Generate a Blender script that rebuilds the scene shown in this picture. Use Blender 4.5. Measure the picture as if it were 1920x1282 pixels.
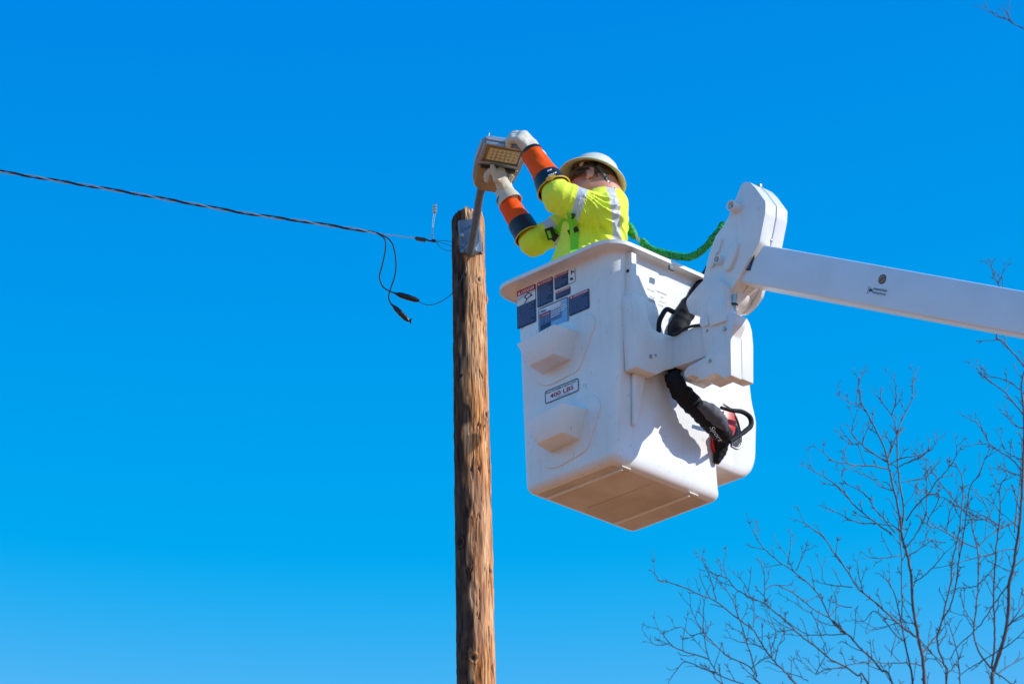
import bpy, bmesh, math, random
import numpy as np
from mathutils import Vector, Matrix

for o in list(bpy.data.objects):
    bpy.data.objects.remove(o, do_unlink=True)
SC = bpy.context.scene
COL = SC.collection
rad = math.radians
random.seed(7)
RNG = np.random.default_rng(11)

# ------------------------------------------------------------------ camera
FPX = 7600.0                      # focal length in pixels of a 1920 px wide picture
PITCH = rad(24.6)
CAM = np.array([0.0, 0.0, 1.6])
cd = bpy.data.cameras.new('camera')
cd.sensor_width = 36.0
cd.lens = 36.0 * FPX / 1920.0
cd.clip_start = 0.1
cd.clip_end = 3000.0
cd.dof.use_dof = True
cd.dof.focus_distance = 18.6
cd.dof.aperture_fstop = 8.0
camo = bpy.data.objects.new('camera', cd)
COL.objects.link(camo)
camo.location = CAM.tolist()
camo.rotation_euler = (math.pi / 2 + PITCH, 0, 0)
SC.camera = camo

# ------------------------------------------------------------------ light
SUN_EL = rad(31.0)
SUN_H = np.array([0.975, -0.22])           # horizontal direction towards the sun
SUN_H = SUN_H / np.linalg.norm(SUN_H)
SUN_DIR = Vector((SUN_H[0] * math.cos(SUN_EL), SUN_H[1] * math.cos(SUN_EL), math.sin(SUN_EL)))
w = bpy.data.worlds.new('World')
SC.world = w
w.use_nodes = True
nt = w.node_tree
nt.nodes.clear()
sky = nt.nodes.new('ShaderNodeTexSky')
sky.sky_type = 'NISHITA'
sky.sun_disc = False
sky.sun_elevation = SUN_EL
sky.sun_rotation = math.atan2(SUN_H[0], SUN_H[1])
sky.altitude = 200
sky.air_density = 1.0
sky.dust_density = 0.6
sky.ozone_density = 2.0
SKY_S = 0.1
sep = nt.nodes.new('ShaderNodeSeparateColor')
comb = nt.nodes.new('ShaderNodeCombineColor')
nt.links.new(sky.outputs[0], sep.inputs[0])
# the deep saturated rendering of the photograph, one grade for the whole sky, per channel: post_gain * clamp(gain * x ** power - offset) ** post
for i, (g, p, off, post, pg, low, top) in enumerate(((9.0, 1.0, 11.12, 1.5, 0.72, 0.0, 2.2), (0.965, 1.95, 0.0, 1.0, 1.0, 2.5, 6.6), (4.43, 0.55, 0.0, 1.0, 1.0, 8.0, 16.0))):
    pw = nt.nodes.new('ShaderNodeMath'); pw.operation = 'POWER'; pw.inputs[1].default_value = p
    ml = nt.nodes.new('ShaderNodeMath'); ml.operation = 'MULTIPLY_ADD'; ml.inputs[1].default_value = g; ml.inputs[2].default_value = -off
    mn = nt.nodes.new('ShaderNodeClamp'); mn.inputs['Min'].default_value = low; mn.inputs['Max'].default_value = top
    p2 = nt.nodes.new('ShaderNodeMath'); p2.operation = 'POWER'; p2.inputs[1].default_value = post
    m2 = nt.nodes.new('ShaderNodeMath'); m2.operation = 'MULTIPLY'; m2.inputs[1].default_value = pg
    nt.links.new(sep.outputs[i], pw.inputs[0]); nt.links.new(pw.outputs[0], ml.inputs[0])
    nt.links.new(ml.outputs[0], mn.inputs[0]); nt.links.new(mn.outputs[0], p2.inputs[0]); nt.links.new(p2.outputs[0], m2.inputs[0]); nt.links.new(m2.outputs[0], comb.inputs[i])
bg = nt.nodes.new('ShaderNodeBackground')
bg.inputs[1].default_value = SKY_S
wo = nt.nodes.new('ShaderNodeOutputWorld')
nt.links.new(comb.outputs[0], bg.inputs[0])
nt.links.new(bg.outputs[0], wo.inputs[0])

sl = bpy.data.lights.new('sun', 'SUN')
sl.energy = 4.3
sl.angle = rad(0.5)
sl.color = (1.0, 0.96, 0.90)
so = bpy.data.objects.new('sun', sl)
COL.objects.link(so)
so.rotation_euler = SUN_DIR.to_track_quat('Z', 'Y').to_euler()
so.location = (10, -5, 30)

SC.view_settings.view_transform = 'Standard'
SC.view_settings.look = 'None'
SC.view_settings.exposure = 0.0
SC.view_settings.gamma = 1.0
SC.view_settings.use_curve_mapping = False
SC.render.film_transparent = False

# ------------------------------------------------------------------ geometry of the place
CR = np.array([1.0, 0, 0])
CU = np.array([0, -math.sin(PITCH), math.cos(PITCH)])
CF = np.array([0, math.cos(PITCH), math.sin(PITCH)])
def V(*a): return np.array(a, float)
def ray(px, py):
    return CF + CR * ((px - 960.0) / FPX) + CU * ((641.0 - py) / FPX)
def at_depth(px, py, d): return CAM + ray(px, py) * d
def at_y(px, py, y):
    r = ray(px, py); return CAM + r * (y / r[1])
def on_plane(px, py, p0, n):
    r = ray(px, py)
    t = np.dot(p0 - CAM, n) / np.dot(r, n)
    return CAM + r * t
N0 = at_depth(1150, 862, 18.5)             # near lower corner of the bucket
UA = V(-0.698, 0.716, 0); UA /= np.linalg.norm(UA)
UB = V(-UA[1] * -1, -UA[0], 0)             # perpendicular, to the right and away
UB = V(UA[1], -UA[0], 0)
UZ = V(0, 0, 1)
def F(A, B, z): return N0 + UA * A + UB * B + UZ * z
def pB(px, py, B):                         # point of the bucket frame's plane B = const
    p = on_plane(px, py, F(0, B, 0), UB) - N0
    return float(np.dot(p, UA)), float(p[2])
def pA(px, py, A):
    p = on_plane(px, py, F(A, 0, 0), UA) - N0
    return float(np.dot(p, UB)), float(p[2])
NY = N0[1]
def PY(px, py, yr): return at_y(px, py, NY + yr)

# ------------------------------------------------------------------ objects
ORG = {}
def setp(o, label=None, cat=None, group=None, kind=None):
    if label: o['label'] = label
    if cat: o['category'] = cat
    if group: o['group'] = group
    if kind: o['kind'] = kind
    return o
def thing(name, loc, label, cat, group=None):
    o = bpy.data.objects.new(name, None)
    o.empty_display_size = 0.2
    o.location = [float(c) for c in loc]
    COL.objects.link(o)
    ORG[o.name] = np.array(loc, float)
    return setp(o, label, cat, group)
def link_mesh(name, me, mat, parent=None, smooth=35, label=None):
    if mat is not None and len(me.materials) == 0:
        for m in (mat if isinstance(mat, (list, tuple)) else [mat]): me.materials.append(m)
    o = bpy.data.objects.new(name, me)
    COL.objects.link(o)
    if parent is not None:
        o.parent = parent
        ORG[o.name] = ORG[parent.name]
    if smooth is not None:
        me.shade_smooth()
        me.set_sharp_from_angle(angle=rad(smooth))
    if label: o['label'] = label
    return o
def mesh(name, verts, faces, mat, parent=None, smooth=35, label=None, bevel=0, seg=2, origin=None):
    verts = np.asarray(verts, float).reshape(-1, 3)
    off = ORG[parent.name] if parent is not None else (np.array(origin, float) if origin is not None else verts.mean(0))
    me = bpy.data.meshes.new(name)
    me.from_pydata((verts - off).tolist(), [], [list(map(int, f)) for f in faces])
    if bevel or True:
        bm = bmesh.new(); bm.from_mesh(me)
        bmesh.ops.recalc_face_normals(bm, faces=bm.faces)
        if bevel:
            es = [e for e in bm.edges if len(e.link_faces) == 2 and e.calc_face_angle(0) > rad(25)]
            bmesh.ops.bevel(bm, geom=es, offset=bevel, segments=seg, profile=0.5, affect='EDGES', clamp_overlap=True)
        bm.to_mesh(me); bm.free()
    me.update()
    o = link_mesh(name, me, mat, parent, smooth, label)
    if parent is None:
        o.location = off.tolist(); ORG[o.name] = off
    return o
class MB:                                  # collects shapes that form ONE part
    def __init__(s): s.v = []; s.f = []; s.n = 0
    def add(s, v, f):
        v = np.asarray(v, float).reshape(-1, 3)
        s.v.append(v); s.f += [[i + s.n for i in q] for q in f]; s.n += len(v); return s
    def build(s, name, mat, parent=None, **k): return mesh(name, np.concatenate(s.v), s.f, mat, parent, **k)
def nrm(v): v = np.asarray(v, float); return v / (np.linalg.norm(v) + 1e-12)
def basis(d, hint=None):
    d = nrm(d)
    h = V(0, 0, 1) if hint is None else np.asarray(hint, float)
    if abs(np.dot(d, nrm(h))) > 0.97: h = V(1, 0, 0)
    x = nrm(np.cross(h, d)); y = np.cross(d, x)
    return x, y, d
def g_box(c, ax, ay, az):                  # centre and three half-vectors
    c, ax, ay, az = [np.asarray(q, float) for q in (c, ax, ay, az)]
    v = [c + sx * ax + sy * ay + sz * az for sz in (-1, 1) for sy in (-1, 1) for sx in (-1, 1)]
    return v, [[0, 1, 3, 2], [4, 6, 7, 5], [0, 4, 5, 1], [2, 3, 7, 6], [0, 2, 6, 4], [1, 5, 7, 3]]
def g_tube(pts, rs, n=10, cap=True, squash=None, hint=None):
    pts = [np.asarray(p, float) for p in pts]
    if np.isscalar(rs): rs = [rs] * len(pts)
    v = []; f = []
    t0 = nrm(pts[1] - pts[0]); x, y, _ = basis(t0, hint)
    for i, p in enumerate(pts):
        t = nrm(pts[min(i + 1, len(pts) - 1)] - pts[max(i - 1, 0)])
        x = nrm(x - t * np.dot(x, t)); y = np.cross(t, x)
        for k in range(n):
            a = 2 * math.pi * k / n
            v.append(p + (x * math.cos(a) + y * math.sin(a) * (squash or 1)) * rs[i])
    for i in range(len(pts) - 1):
        for k in range(n):
            k2 = (k + 1) % n
            f.append([i * n + k, i * n + k2, (i + 1) * n + k2, (i + 1) * n + k])
    if cap:
        f.append(list(range(n))[::-1]); f.append([(len(pts) - 1) * n + k for k in range(n)])
    return v, f
def g_lathe(p0, axis, prof, n=32, hint=None, close=False):    # prof: list of (distance along axis, radius)
    x, y, d = basis(axis, hint)
    v = []; f = []
    for (t, r) in prof:
        for k in range(n):
            a = 2 * math.pi * k / n
            v.append(np.asarray(p0) + d * t + (x * math.cos(a) + y * math.sin(a)) * max(r, 1e-5))
    for i in range(len(prof) - (0 if close else 1)):
        j = (i + 1) % len(prof)
        for k in range(n):
            k2 = (k + 1) % n
            f.append([i * n + k, i * n + k2, j * n + k2, j * n + k])
    if not close:
        f.append(list(range(n))[::-1]); f.append([(len(prof) - 1) * n + k for k in range(n)])
    return v, f
def g_prism(poly, depth_vec):              # poly: 3-D points of one plane
    n = len(poly); a = np.asarray(poly, float); b = a + np.asarray(depth_vec, float)
    return np.concatenate([a, b]), [list(range(n)), [n + i for i in range(n)][::-1]] + [[i, (i + 1) % n, n + (i + 1) % n, n + i] for i in range(n)]
def smooth_path(pts, m=6):
    P = [np.asarray(p, float) for p in pts]
    P = [2 * P[0] - P[1]] + P + [2 * P[-1] - P[-2]]
    out = []
    for i in range(1, len(P) - 2):
        for k in range(m):
            t = k / m
            out.append(0.5 * ((2 * P[i]) + (-P[i-1] + P[i+1]) * t + (2*P[i-1] - 5*P[i] + 4*P[i+1] - P[i+2]) * t*t + (-P[i-1] + 3*P[i] - 3*P[i+1] + P[i+2]) * t**3))
    out.append(P[-2]); return out
def round_poly(pts, r, m=4):               # rounds 2-D corners
    out = []; n = len(pts)
    for i in range(n):
        p = np.array(pts[i], float); a = np.array(pts[i-1], float); b = np.array(pts[(i+1) % n], float)
        da = np.linalg.norm(a - p); db = np.linalg.norm(b - p)
        rr = min(r, da * 0.45, db * 0.45)
        s = p + (a - p) / da * rr; e = p + (b - p) / db * rr
        for k in range(m + 1):
            t = k / m
            out.append(tuple((1-t)**2 * s + 2*t*(1-t) * p + t*t * e))
    return out

# ------------------------------------------------------------------ numpy signed distance modelling
def surface_nets(fn, lo, hi, h):
    lo = np.asarray(lo, float); hi = np.asarray(hi, float)
    nn = np.ceil((hi - lo) / h).astype(int) + 1
    ax = [lo[i] + np.arange(nn[i]) * h for i in range(3)]
    X, Y, Z = np.meshgrid(*ax, indexing='ij')
    D = fn(X, Y, Z)
    c = [D[i:nn[0]-1+i, j:nn[1]-1+j, k:nn[2]-1+k] for i in (0, 1) for j in (0, 1) for k in (0, 1)]
    ins = sum((q < 0).astype(int) for q in c)
    act = (ins > 0) & (ins < 8)
    idx = -np.ones(act.shape, int); I = np.argwhere(act); idx[act] = np.arange(len(I))
    vals = [q[act] for q in c]
    offs = np.array([(i, j, k) for i in (0, 1) for j in (0, 1) for k in (0, 1)], float)
    acc = np.zeros((len(I), 3)); cnt = np.zeros(len(I))
    for a in range(8):
        for b in range(a + 1, 8):
            if np.abs(offs[a] - offs[b]).sum() != 1: continue
            m = (vals[a] < 0) != (vals[b] < 0)
            t = np.where(m, vals[a] / np.where(m, vals[a] - vals[b], 1), 0)
            acc += np.where(m[:, None], offs[a] + t[:, None] * (offs[b] - offs[a]), 0); cnt += m
    verts = lo + (I + acc / cnt[:, None]) * h
    faces = []
    for axn in range(3):
        s1 = [slice(None)] * 3; s2 = [slice(None)] * 3
        s1[axn] = slice(0, -1); s2[axn] = slice(1, None)
        A = D[tuple(s1)] < 0; B = D[tuple(s2)] < 0
        E = np.argwhere(A != B)
        u, v_ = [(1, 2), (2, 0), (0, 1)][axn]
        ok = (E[:, u] > 0) & (E[:, v_] > 0) & (E[:, u] < nn[u] - 1) & (E[:, v_] < nn[v_] - 1)
        E = E[ok]; flip = ~A[tuple(E.T)]
        def ix(du, dv):
            q = E.copy(); q[:, u] += du; q[:, v_] += dv; return idx[tuple(q.T)]
        Q = np.stack([ix(-1, -1), ix(0, -1), ix(0, 0), ix(-1, 0)], 1)
        Q[flip] = Q[flip][:, ::-1]
        faces.append(Q)
    faces = np.concatenate(faces)
    return verts, faces[(faces >= 0).all(1)]
def smin(a, b, k):
    hh = np.clip(0.5 + 0.5 * (b - a) / k, 0, 1)
    return b * (1 - hh) + a * hh - k * hh * (1 - hh)
def s_cap(X, Y, Z, a, b, ra, rb):
    a = np.asarray(a, float); b = np.asarray(b, float); d = b - a; L = np.dot(d, d) + 1e-9
    t = np.clip(((X - a[0]) * d[0] + (Y - a[1]) * d[1] + (Z - a[2]) * d[2]) / L, 0, 1)
    return np.sqrt((X - a[0] - t * d[0])**2 + (Y - a[1] - t * d[1])**2 + (Z - a[2] - t * d[2])**2) - (ra + (rb - ra) * t)
def s_ell(X, Y, Z, c, R, r):               # R rows = axes, r = radii
    px = X - c[0]; py = Y - c[1]; pz = Z - c[2]
    q = [(R[i][0] * px + R[i][1] * py + R[i][2] * pz) / r[i] for i in range(3)]
    k0 = np.sqrt(q[0]**2 + q[1]**2 + q[2]**2) + 1e-9
    k1 = np.sqrt((q[0] / r[0])**2 + (q[1] / r[1])**2 + (q[2] / r[2])**2) + 1e-9
    return k0 * (k0 - 1.0) / k1
_W = RNG.normal(size=(14, 3)); _P = RNG.uniform(0, 6.28, 14)
def wob(X, Y, Z, f, seed=0):               # smooth pseudo-noise of unit size
    s = 0
    for i in range(7):
        k = (i + seed) % 14; wv = _W[k] / np.linalg.norm(_W[k]) * f * (0.6 + 0.25 * i)
        s = s + np.sin(wv[0] * X + wv[1] * Y + wv[2] * Z + _P[k] + 1.3 * np.sin(0.6 * wv[1] * X - 0.5 * wv[2] * Y + 0.7 * wv[0] * Z + _P[(k+3) % 14]))
    return s / 4.0
def sdf_mesh(name, fn, lo, hi, h, mat, parent, iters=1, label=None):
    v, f = surface_nets(fn, lo, hi, h)
    off = ORG[parent.name]
    me = bpy.data.meshes.new(name)
    me.from_pydata((v - off).tolist(), [], f.tolist())
    bm = bmesh.new(); bm.from_mesh(me)
    if iters:
        for _ in range(iters): bmesh.ops.smooth_vert(bm, verts=bm.verts, factor=0.5, use_axis_x=True, use_axis_y=True, use_axis_z=True)
    bmesh.ops.recalc_face_normals(bm, faces=bm.faces)
    bm.to_mesh(me); bm.free(); me.update()
    return link_mesh(name, me, mat, parent, 180, label), v
def attr(o, name, vals):
    a = o.data.attributes.new(name, 'FLOAT', 'POINT')
    a.data.foreach_set('value', np.asarray(vals, np.float32))

# ------------------------------------------------------------------ materials
def C4(c): return (c[0], c[1], c[2], 1)
def material(name, col, rough=0.5, metal=0.0, var=0.0, var_col=None, vscale=8.0, bump=0.0, bscale=60.0, coat=0.0, stretch=None, spec=None, sheen=0):
    m = bpy.data.materials.new(name); m.use_nodes = True
    t = m.node_tree; b = t.nodes['Principled BSDF']
    b.inputs['Base Color'].default_value = C4(col)
    b.inputs['Roughness'].default_value = rough
    b.inputs['Metallic'].default_value = metal
    if coat: b.inputs['Coat Weight'].default_value = coat; b.inputs['Coat Roughness'].default_value = 0.12
    if sheen: b.inputs['Sheen Weight'].default_value = sheen
    if spec is not None: b.inputs['Specular IOR Level'].default_value = spec
    tc = t.nodes.new('ShaderNodeTexCoord'); mp = t.nodes.new('ShaderNodeMapping')
    t.links.new(tc.outputs['Object'], mp.inputs[0])
    if stretch: mp.inputs['Scale'].default_value = stretch
    if var > 0:
        nz = t.nodes.new('ShaderNodeTexNoise'); nz.inputs['Scale'].default_value = vscale; nz.inputs['Detail'].default_value = 8; nz.inputs['Roughness'].default_value = 0.6
        t.links.new(mp.outputs[0], nz.inputs['Vector'])
        rp = t.nodes.new('ShaderNodeValToRGB'); rp.color_ramp.elements[0].position = 0.38; rp.color_ramp.elements[1].position = 0.62
        t.links.new(nz.outputs[0], rp.inputs[0])
        vc = var_col or tuple(c * 0.6 for c in col)
        rp.color_ramp.elements[0].color = C4([c * (1 - var) + v_ * var for c, v_ in zip(col, vc)])
        rp.color_ramp.elements[1].color = C4(col)
        t.links.new(rp.outputs[0], b.inputs['Base Color'])
    if bump > 0:
        nb = t.nodes.new('ShaderNodeTexNoise'); nb.inputs['Scale'].default_value = bscale; nb.inputs['Detail'].default_value = 5
        t.links.new(mp.outputs[0], nb.inputs['Vector'])
        bp = t.nodes.new('ShaderNodeBump'); bp.inputs['Strength'].default_value = bump; bp.inputs['Distance'].default_value = 0.004
        t.links.new(nb.outputs[0], bp.inputs['Height']); t.links.new(bp.outputs[0], b.inputs['Normal'])
    return m
M = {}
def paint(name, col, rough=0.32):
    """white gel-coat with faint scuffs, specks and grime"""
    m = material(name, col, rough, var=0.22, var_col=(0.52, 0.49, 0.44), vscale=4, bump=0.08, bscale=25, coat=0.25)
    t = m.node_tree; b = t.nodes['Principled BSDF']
    src = b.inputs['Base Color'].links[0].from_socket
    tc = [n for n in t.nodes if n.type == 'TEX_COORD'][0]
    nz = t.nodes.new('ShaderNodeTexNoise'); nz.inputs['Scale'].default_value = 55; nz.inputs['Detail'].default_value = 3
    mp = t.nodes.new('ShaderNodeMapping'); mp.inputs['Scale'].default_value = (1, 1, 0.45)
    t.links.new(tc.outputs['Object'], mp.inputs[0]); t.links.new(mp.outputs[0], nz.inputs['Vector'])
    rp = t.nodes.new('ShaderNodeValToRGB'); rp.color_ramp.elements[0].position = 0.665; rp.color_ramp.elements[1].position = 0.72
    t.links.new(nz.outputs[0], rp.inputs[0])
    mx = t.nodes.new('ShaderNodeMix'); mx.data_type = 'RGBA'
    ml = t.nodes.new('ShaderNodeMath'); ml.operation = 'MULTIPLY'; ml.inputs[1].default_value = 0.35
    t.links.new(rp.outputs[0], ml.inputs[0]); t.links.new(ml.outputs[0], mx.inputs[0])
    t.links.new(src, mx.inputs[6]); mx.inputs[7].default_value = (0.3, 0.28, 0.26, 1)
    mp2 = t.nodes.new('ShaderNodeMapping'); mp2.inputs['Scale'].default_value = (1, 1, 0.07)
    n3 = t.nodes.new('ShaderNodeTexNoise'); n3.inputs['Scale'].default_value = 26; n3.inputs['Detail'].default_value = 6
    t.links.new(tc.outputs['Object'], mp2.inputs[0]); t.links.new(mp2.outputs[0], n3.inputs['Vector'])
    r3 = t.nodes.new('ShaderNodeValToRGB'); r3.color_ramp.elements[0].position = 0.54; r3.color_ramp.elements[1].position = 0.72
    t.links.new(n3.outputs[0], r3.inputs[0])
    m3 = t.nodes.new('ShaderNodeMath'); m3.operation = 'MULTIPLY'; m3.inputs[1].default_value = 0.14; t.links.new(r3.outputs[0], m3.inputs[0])
    x3 = t.nodes.new('ShaderNodeMix'); x3.data_type = 'RGBA'; t.links.new(m3.outputs[0], x3.inputs[0]); t.links.new(mx.outputs[2], x3.inputs[6]); x3.inputs[7].default_value = (0.46, 0.43, 0.38, 1)
    t.links.new(x3.outputs[2], b.inputs['Base Color'])
    return m
M['white'] = paint('white_gelcoat', (0.80, 0.80, 0.79))
M['boom'] = material('white_boom_paint', (0.79, 0.79, 0.80), 0.36, var=0.18, var_col=(0.50, 0.48, 0.45), vscale=3.5, bump=0.08, bscale=25, coat=0.2)
M['underbucket'] = material('scuffed_underside', (0.66, 0.60, 0.54), 0.5, var=0.55, var_col=(0.34, 0.27, 0.22), vscale=2.6, bump=0.1, bscale=30)
M['galv'] = material('galvanised_steel', (0.15, 0.175, 0.215), 0.42, 0.4, var=0.4, vscale=30, bump=0.1)
M['steel'] = material('worn_steel', (0.45, 0.44, 0.42), 0.35, 0.8, var=0.3, vscale=40)
M['black'] = material('black_rubber', (0.012, 0.012, 0.014), 0.38, var=0.3, vscale=30, bump=0.1)
M['cable'] = material('black_cable_jacket', (0.02, 0.02, 0.022), 0.35, var=0.2, vscale=50)
M['alu'] = material('bare_aluminium_wire', (0.62, 0.60, 0.58), 0.35, 0.7, var=0.3, vscale=200)
M['fabric_black'] = material('black_cordura', (0.008, 0.008, 0.010), 0.7, var=0.3, vscale=20, bump=0.6, bscale=45, spec=0.25)
M['fabric_grey'] = material('grey_mesh_fabric', (0.075, 0.085, 0.11), 0.7, var=0.4, vscale=20, bump=0.5, bscale=45)
M['red'] = material('red_paint', (0.55, 0.015, 0.01), 0.35, var=0.2, vscale=20)
M['leather'] = material('cream_glove_leather', (0.66, 0.60, 0.49), 0.7, var=0.3, var_col=(0.38, 0.31, 0.22), vscale=22, bump=0.5, bscale=70)
M['orange'] = material('orange_rubber', (1.0, 0.095, 0.0), 0.62, spec=0.2, var=0.12, vscale=20, bump=0.2, bscale=30)
M['cuff'] = material('black_rubber_cuff', (0.008, 0.009, 0.013), 0.42, var=0.2, vscale=20, bump=0.1, bscale=25)
M['yellow'] = material('yellow_rubber_edge', (0.80, 0.42, 0.02), 0.5, var=0.15, vscale=30)
M['skin'] = material('skin', (0.68, 0.31, 0.22), 0.5, var=0.5, var_col=(0.58, 0.20, 0.13), vscale=18, bump=0.12, bscale=120)
M['skin'].node_tree.nodes['Principled BSDF'].inputs['Subsurface Weight'].default_value = 0.15
M['skin'].node_tree.nodes['Principled BSDF'].inputs['Subsurface Scale'].default_value = 0.01
M['hair'] = material('brown_hair', (0.13, 0.065, 0.03), 0.6, var=0.5, vscale=90, bump=0.8, bscale=200)
M['hat'] = material('cream_hard_hat_shell', (0.86, 0.80, 0.57), 0.3, var=0.1, vscale=10, coat=0.3)
M['strap_grey'] = material('grey_hat_strap', (0.10, 0.12, 0.12), 0.6, var=0.2, vscale=30)
M['pad_white'] = material('white_plastic', (0.75, 0.75, 0.75), 0.4, var=0.1, vscale=30)
M['lens'] = material('dark_safety_lens', (0.01, 0.01, 0.012), 0.08, coat=0.5)
M['harness'] = material('lime_webbing', (0.22, 0.72, 0.02), 0.65, var=0.2, vscale=30, bump=0.5, bscale=160)
M['green'] = material('green_lanyard_web', (0.01, 0.46, 0.07), 0.6, var=0.85, var_col=(0.0, 0.06, 0.02), vscale=70, bump=0.5, bscale=120)
M['trousers'] = material('dark_blue_denim', (0.03, 0.045, 0.08), 0.8, var=0.3, vscale=20, bump=0.3, bscale=150)
M['navy'] = material('navy_decal_print', (0.018, 0.028, 0.09), 0.45, var=0.15, vscale=15)
M['decal_red'] = material('red_decal_print', (0.42, 0.02, 0.045), 0.45, var=0.12, vscale=25)
M['decal_orange'] = material('orange_decal_print', (0.62, 0.09, 0.02), 0.45, var=0.12, vscale=25)
M['decal_white'] = material('white_decal_film', (0.78, 0.79, 0.80), 0.45, var=0.08, vscale=25)
M['decal_blue'] = material('pale_blue_decal_film', (0.22, 0.45, 0.68), 0.45, var=0.1, vscale=25)
M['decal_line'] = material('grey_blue_decal_text', (0.14, 0.19, 0.36), 0.5, var=0.1, vscale=25)
M['print_grey'] = material('faded_grey_print', (0.48, 0.48, 0.49), 0.5, var=0.2, vscale=60)
M['gold'] = material('brown_gold_logo', (0.30, 0.18, 0.10), 0.4, var=0.3, vscale=90)
M['lamp_shell'] = material('grey_lamp_housing', (0.33, 0.38, 0.45), 0.3, 0.3, var=0.15, vscale=15, coat=0.2)
M['lamp_under'] = material('lamp_underside', (0.36, 0.27, 0.16), 0.45, 0.2, var=0.3, vscale=18)
M['led_panel'] = material('led_board', (0.60, 0.54, 0.30), 0.35, var=0.2, vscale=30)
M['led'] = material('clear_led_domes', (0.85, 0.82, 0.62), 0.1, coat=0.6)
M['dark'] = material('dark_cavity', (0.03, 0.028, 0.025), 0.6, var=0.2, vscale=20)
M['bark'] = material('grey_bark', (0.075, 0.085, 0.11), 0.8, var=0.4, var_col=(0.20, 0.21, 0.22), vscale=9, bump=0.4, bscale=60)
M['ground'] = material('dry_winter_grass', (0.50, 0.20, 0.085), 0.95, var=0.5, var_col=(0.32, 0.18, 0.08), vscale=0.35, bump=0.5, bscale=3, spec=0.1)

def shirt_mat():
    m = material('hi_vis_yellow_cloth', (0.86, 0.94, 0.04), 0.8, var=0.1, var_col=(0.72, 0.86, 0.02), vscale=12, bump=0.35, bscale=60, sheen=0.15)
    t = m.node_tree; b = t.nodes['Principled BSDF']; src = b.inputs['Base Color'].links[0].from_socket
    a = t.nodes.new('ShaderNodeAttribute'); a.attribute_name = 'band'
    g = t.nodes.new('ShaderNodeMath'); g.operation = 'LESS_THAN'; g.inputs[1].default_value = 0.0
    t.links.new(a.outputs['Fac'], g.inputs[0])
    mx = t.nodes.new('ShaderNodeMix'); mx.data_type = 'RGBA'
    t.links.new(g.outputs[0], mx.inputs[0]); t.links.new(src, mx.inputs[6]); mx.inputs[7].default_value = (0.62, 0.63, 0.62, 1)
    t.links.new(mx.outputs[2], b.inputs['Base Color'])
    r = t.nodes.new('ShaderNodeMapRange'); r.inputs[3].default_value = 0.75; r.inputs[4].default_value = 0.35
    t.links.new(g.outputs[0], r.inputs[0]); t.links.new(r.outputs[0], b.inputs['Roughness'])
    return m
M['shirt'] = shirt_mat()

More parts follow.
